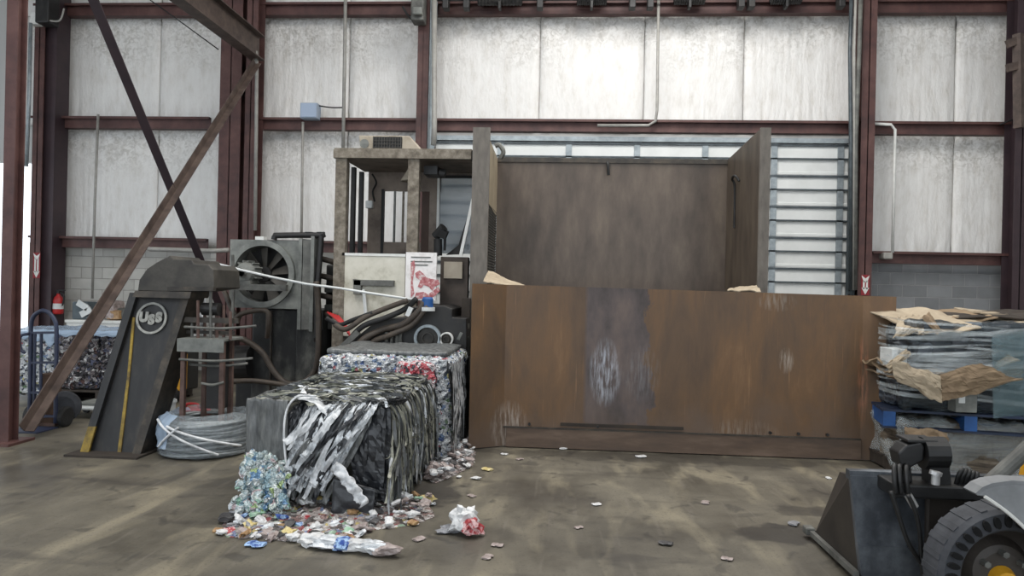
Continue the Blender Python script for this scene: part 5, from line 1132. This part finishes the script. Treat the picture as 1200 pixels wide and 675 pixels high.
# fans of cardboard sheets between the wrapped bundles
for k, (a, b_, y0, y1, m, tl2, lb2) in enumerate(((1043, 1110, 428, 446, card, .0, 'brown sheet sagging at the left edge, upper of the middle layer'), (1047, 1200, 436, 440, card, .06, 'wide brown sheet under the black bundle in the middle layer'), (1098, 1196, 440, 424, card_light, .05, 'creased cardboard flap folded over the front of the middle layer'), (1052, 1170, 446, 452, card, .02, 'lowest brown sheet of the middle layer above the blue pallet'))):
    sheetpile(a, b_, y0, y1, GY - .08 - .02 * k, .9, m, lb2, 70 + k, tilt=tl2, amp=.1, th=.015)
def flap(pts, bul, m, label, seed, name='cardboard_flap', th=.012):
    A_, B_, C_, D_ = [V(p) for p in pts]
    def fn(u, v):
        p = (A_.lerp(B_, u)).lerp(D_.lerp(C_, u), v); n = bul * noise.fractal(V((u * 2.5 + seed, v * 2.5, seed)), 1, 2, 4)
        return p + V((n * .4, -abs(n) * 1.0 - bul * sin(pi * u) * sin(pi * v), n))
    return MB().sheet(fn, 24, 16, th).build(name, m, label=label, cat='cardboard')
Y0 = GY - .12
flap([gq(1044, 424, Y0 - .05), gq(1102, 438, Y0 - .1), gq(1104, 470, Y0 - .1), gq(1050, 448, Y0 - .05)], .035, card_light, 'pale crumpled cardboard hanging over the front left edge of the load', 81)
flap([gq(1102, 438, Y0 - .1), gq(1150, 424, Y0 - .08), gq(1196, 446, Y0 - .05), gq(1104, 470, Y0 - .1)], .035, card, 'brown folded cardboard at the front of the load above the yellow box', 82)
flap([gq(1138, 430, Y0 - .02), gq(1196, 428, Y0 + .1), gq(1198, 444, Y0 + .1), gq(1140, 446, Y0 - .02)], .03, card, 'brown cardboard side at the right of the middle layer', 84)
flap([gq(1038, 428, Y0 + .02), gq(1062, 408, Y0), gq(1068, 414, Y0), gq(1042, 436, Y0)], .02, card_light, 'pale cardboard strip sticking out at the left of the load', 83)
bx_ = thing('small_box', gq(1140, 482, Y0), 'small grey box with yellow lid edge in front of the load', 'box')
MB().b2(gq(1128, 0, Y0).x, gq(1153, 0, Y0).x, Y0 - .04, Y0 + .1, gq(1140, 483, Y0).z, gq(1140, 457, Y0).z).build('box_body', pale_grey, bx_, bevel=.006)
MB().b2(gq(1128, 0, Y0).x, gq(1144, 0, Y0).x, Y0 - .045, Y0 + .1, gq(1140, 458, Y0).z, gq(1140, 455, Y0).z).build('yellow_edge', yellow_mach, bx_)
MB().b2(gq(1131, 0, Y0).x, gq(1138, 0, Y0).x, Y0 - .05, Y0 - .04, gq(1140, 472, Y0).z, gq(1140, 462, Y0).z).build('white_label', white_plastic, bx_)
wb = thing('white_carton', gq(1066, 426, Y0), 'pair of pale cartons peeking out at the left of the load', 'carton')
for a, b_ in ((1058, 1066), (1067.5, 1076)): MB().b2(gq(a, 0, Y0).x, gq(b_, 0, Y0).x, Y0 + .05, Y0 + .3, gq(1066, 427, Y0).z, gq(1066, 410, Y0).z).build('carton_side', white_plastic, wb, bevel=.006)
# top sheets
YT = GY
sheetpile(1082, 1150, 392, 385, YT - .02, .55, card_light, 'pale flat sheet tilted on the top front of the load', 90, tilt=.17, amp=.03, yaw=-.25)
sheetpile(1120, 1245, 385, 388, YT + .12, .7, card_light, 'wide cream sheet at the top right of the load', 91, tilt=.1, amp=.03, yaw=-.1)
sheetpile(1120, 1250, 374, 372, YT + .5, .5, dark_wood, 'dark board lying on the back of the load top', 92, tilt=.05, amp=.03)
sheetpile(1150, 1250, 368, 378, YT + .6, .5, card_light, 'pale board uppermost at the back of the load', 93, tilt=.04, amp=.02)
sheetpile(1085, 1170, 378, 374, YT + .45, .5, card, 'brown sheet under the dark board on the load', 94, tilt=.06, amp=.04)
flap([gq(1046, 396, YT - .05), gq(1084, 390, YT - .05), gq(1076, 370, YT + .3), gq(1052, 372, YT + .2)], .06, card_light, 'crumpled pale sheet on the top left corner of the load', 95)
flap([gq(1080, 372, YT + .05), gq(1088, 366, YT + .06), gq(1104, 388, YT - .04), gq(1098, 392, YT - .04)], .02, card, 'brown curled flap beside the crumpled pale sheet on top', 96)
flap([gq(1162, 392, Y0 - .02), gq(1210, 386, Y0), gq(1210, 486, Y0), gq(1164, 490, Y0 - .02)], .02, film('greenish_film', (110, 134, 140), .3), 'greenish stretch film hanging down the right of the load', 97, 'film_sheet', .003)
flap([gq(1060, 500, Y0), gq(1110, 506, Y0 - .05), gq(1112, 540, Y0 - .05), gq(1062, 540, Y0)], .05, card, 'brown crumpled cardboard at the bottom left of the load', 99)
# cardboard lying on the hopper lip
def hopflap(pts, label, s_): flap(pts, .02, card_light, label, s_, 'cardboard_sheet', .01)
hopflap([P(566, 330, 7.45), P(600, 337, 7.45), P(616, 336, 7.9), P(572, 318, 7.9)], 'pale cardboard sheet lying on the left corner of the hopper', 101)
hopflap([P(852, 341, 7.5), P(892, 342, 7.5), P(886, 336, 8.0), P(862, 338, 8.0)], 'pale cardboard scrap on the hopper edge below the right wing', 102)

# ------------------------------------------------------------------ compact loader at the right
ld = thing('compact_loader', (2.6, 4.0, 0), 'black and yellow compact loader with bucket at the lower right', 'loader')
Yn = 4.12
def L1(x, y, d=0): return P(x, y, Yn) + V((0, d, 0))
c0, c1, c2, c3 = L1(996, 557), P(984, 553, 4.5), F(955, 625, .04), L1(1008, 673)
BW = 1.25
MB().prism([p - V((0, .008, 0)) for p in (c0, c0 + V((BW, 0, 0)), c3 + V((BW, 0, 0)), c3)], (0, .033, 0)).build('bucket_back', bucket_mat, ld)
MB().prism([L1(1004, 638, -.02), L1(1004, 638, -.02) + V((BW, 0, 0)), c3 + V((BW, -.02, 0)), c3 + V((0, -.02, 0))], (0, .012, 0)).build('wear_plate', bucket_mat, ld)
for dx in (0, BW - .025): MB().prism([p + V((dx, 0, 0)) for p in (c0, c1, c2, c3)], (.025, 0, 0)).build('bucket_side', bucket_dark, ld)
MB().prism([c3, c2, c2 + V((BW, 0, 0)), c3 + V((BW, 0, 0))], (0, 0, .02)).build('bucket_floor', bucket_dark, ld)
MB().beam(c3 + V((-.02, .0, .0)), c2 + V((-.02, .05, 0)), .03, .03).build('side_cutter', grey_steel, ld)
MB().beam(c0 + V((0, .03, 0)), c0 + V((BW, .03, 0)), .06, .05).build('top_tube', bucket_mat, ld)
MB().box(c2 + V((-.03, .03, .01)), (.06, .08, .05)).build('cutter_tooth', grey_steel, ld, bevel=.01)
Ya = 3.96
def La(x, y, d=0): return P(x, y, Ya) + V((0, d, 0))
MB().b2(La(1043, 570).x, La(1160, 570).x, Ya - .05, Ya + .3, La(1100, 583).z, La(1100, 567).z).build('mount_bar', loader_black, ld, bevel=.01)
MB().prism([La(*p) for p in ((1053, 531), (1062, 522), (1080, 518), (1084, 524), (1083, 540), (1066, 549), (1056, 547))], (0, .12, 0)).build('linkage_plate', loader_black, ld, bevel=.01)
MB().cyl(La(1085, 533, .05), La(1112, 533, .05), .085, 20).build('tilt_cylinder', loader_black, ld)
MB().prism([La(*p) for p in ((1090, 540), (1113, 540), (1116, 570), (1090, 570))], (0, .1, 0)).build('link_arm', loader_black, ld, bevel=.008)
MB().b2(La(1076, 0).x, La(1112, 0).x, Ya, Ya + .15, La(1090, 520).z, La(1090, 516).z).build('top_cover', loader_black, ld, bevel=.006)
for px in (1044, 1050, 1058): MB().tube([La(px, 575, -.06), La(px - 2, 558, -.06), La(px + 1, 546, -.03), La(px + 6, 548, 0), La(px + 8, 565, 0)], .013).build('hydraulic_hose', loader_black, ld, smooth=True)
MB().cyl(La(1087, 563, -.08), La(1088, 548, -.08), .02).cyl(La(1087, 552, -.08), La(1088, 548, -.08), .03).build('coupling', alu, ld)
for k in range(5): MB().tube([La(1122 + k * 5, 571, .02), La(1124 + k * 5, 555 + k, .0), La(1132 + k * 4, 552 + k, .02), La(1136 + k * 4, 571, .05)], .011).build('hydraulic_hose', loader_black, ld, smooth=True)
for pts in ([(1044, 576), (1052, 600), (1062, 630), (1074, 652), (1094, 680)], [(1064, 580), (1073, 600), (1078, 625), (1080, 660), (1084, 690)]): MB().tube([P(a, b, 3.8) for a, b in pts], .011).build('hydraulic_hose', loader_black, ld, smooth=True)
MB().cyl(P(1064, 580, 3.9), P(1072, 594, 3.9), .02).build('hose_fitting', alu, ld)
# body, boom, fender
MB().cyl(P(1152, 573, Ya + .1), P(1224, 508, Ya + .1), .04, 14).build('lift_cylinder', grey_steel, ld)
MB().cyl(P(1144, 580, Ya + .1), P(1160, 566, Ya + .1), .03, 14).build('cylinder_rod', alu, ld)
MB().prism([P(1188, 574, Ya + .5), P(1199, 522, Ya + .5), P(1300, 470, Ya + .5), P(1300, 600, Ya + .5)], (0, -.3, 0)).build('boom_body', yellow_mach, ld, bevel=.02)
MB().b2(La(1112, 0).x, La(1330, 0).x, Ya + .1, Ya + .14, .2, La(1100, 584).z).build('chassis', bucket_dark, ld, bevel=.01)
MB().b2(La(1170, 0).x, La(1330, 0).x, 3.75, 4.2, .2, .55).build('axle_body', loader_black, ld, bevel=.02)
Yw = 3.5; wc = P(1183, 669, Yw); wr = .315; wc.z = wr + .002
hole_black = mat('hole_black', (7, 7, 8), rough=1)
def tyre(c, r, w_, name='wheel'):
    prof = [(r * .68, 0), (r * .72, -.015), (r * .95, -.02), (r, .01), (r, w_ - .01), (r * .95, w_), (r * .72, w_), (r * .68, w_)]
    t = MB().lathe([(a, -b) for a, b in prof], c, (0, -1, 0), 64).build(name, tyre_mat, ld, smooth=False)
    hl_ = MB(); n = 34
    for k in range(n):
        a = 2 * pi * k / n; p = V(c) + V((r * .845 * cos(a), -.016, r * .845 * sin(a)))
        bmesh.ops.create_cone(hl_.bm, cap_ends=True, segments=12, radius1=.019, radius2=.019, depth=.034, matrix=Matrix.Translation(p) @ Matrix.Rotation(-a, 4, 'Y') @ Matrix.Diagonal((1.5, 1, .75, 1)) @ Matrix.Rotation(pi / 2, 4, 'X'))
    hl_.build('tyre_holes', hole_black, t)
    tr_ = MB(); n = 26
    for k in range(n):
        a = 2 * pi * k / n; tr_.box(V(c) + V((r * cos(a), w_ / 2, r * sin(a))), (.008, w_ * .9, .03), (0, -a, 0))
    tr_.build('tread_block', tyre_mat, t)
    MB().lathe([(r * .69, .0), (r * .66, .1), (r * .5, .12), (r * .4, .07), (r * .3, .06), (0, .06)], c, (0, 1, 0), 40).build('rim', bucket_dark, t)
    MB().lathe([(0, .0), (r * .2, 0), (r * .15, .05), (0, .05)], V(c) + V((.0, .06, -.03)), (0, -1, 0), 24).build('hub', yellow_mach, t)
    for k in range(6):
        a = 2 * pi * k / 6 + .55; p = V(c) + V((r * .3 * cos(a), .07, r * .3 * sin(a))); MB().cyl(p, p - V((0, .05, 0)), .016, 6).build('wheel_bolt', grey_steel, t)
    return t
tyre(wc, wr, .16)
fpx = [(1146, 581), (1154, 574), (1164, 570), (1186, 567), (1215, 569), (1260, 580), (1260, 690), (1240, 664), (1220, 637), (1200, 618), (1186, 605), (1172, 594), (1154, 582)]
MB().prism([P(x, y, Yw - .1) for x, y in fpx], (0, .03, 0)).build('fender', fender_grey, ld, bevel=.006)
MB().sheet(lambda u, v: P(*[(1146, 581), (1154, 574), (1164, 570), (1186, 567), (1215, 569), (1260, 580)][int(round(u * 5))], Yw - .1) + V((0, .1 * v, 0)), 5, 2, .015).build('fender_top', fender_grey, ld)
MB().tube([P(x, y, Yw - .105) for x, y in ((1154, 582), (1172, 594), (1186, 605), (1200, 618), (1220, 637), (1240, 664))], .008, 6).build('fender_rim', white_metal, ld)

# stretch film strands around the wrapped load
sw = thing('stretch_film', V((gcx, GY, .9)), 'twisted clear stretch film strands wound around the wrapped load', 'plastic film')
r2 = random.Random(8)
for k in range(22):
    z0 = r2.uniform(.75, 1.42); dz_ = r2.uniform(-.12, .12); y = GY - .1 - r2.uniform(0, .05)
    b = MB(); ribbon(b, [(gx0 - .05, y + .35, z0), (gx0 + .0, y + .02, z0 + dz_ * .2), (gx0 + .4, y - .03, z0 + dz_ * .5), (gx0 + .9, y, z0 + dz_), (gx1, y + .05, z0 + dz_ * 1.3)], r2.uniform(.006, .05), r2.uniform(0, 40), (0, 0, 1), .03, 24, 0, 1, 5)
    b.build('film_strand', clear_film, sw)

# ------------------------------------------------------------------ light
wd = bpy.data.worlds.new('world'); bpy.context.scene.world = wd; wd.use_nodes = True
bg = wd.node_tree.nodes['Background']; bg.inputs[0].default_value = (.86, .93, 1, 1); bg.inputs[1].default_value = 2.3
def area(name, loc, rot, sx, sy, e, col=(1, 1, 1)):
    l = bpy.data.lights.new(name, 'AREA'); l.shape = 'RECTANGLE'; l.size = sx; l.size_y = sy; l.energy = e; l.color = col
    o = bpy.data.objects.new(name, l); C.objects.link(o); o.location = loc; o.rotation_euler = rot
area('skylight_lamp', (1.5, 8.2, TOP - .05), (0, 0, 0), 4, 3, 560, (1, .98, .95))
area('skylight_lamp', (-3.5, 4, TOP - .05), (0, 0, 0), 3, 5, 480, (1, .98, .95))
area('skylight_lamp', (5, 3, TOP - .05), (0, 0, 0), 3, 5, 240, (1, .98, .95))
sc = bpy.context.scene
sc.view_settings.view_transform = 'Standard'; sc.view_settings.look = 'None'; sc.view_settings.gamma = 1; sc.view_settings.use_curve_mapping = False
sc.view_settings.exposure = 0.0
sc.cycles.use_denoising = True; sc.cycles.max_bounces = 6; sc.cycles.transparent_max_bounces = 12
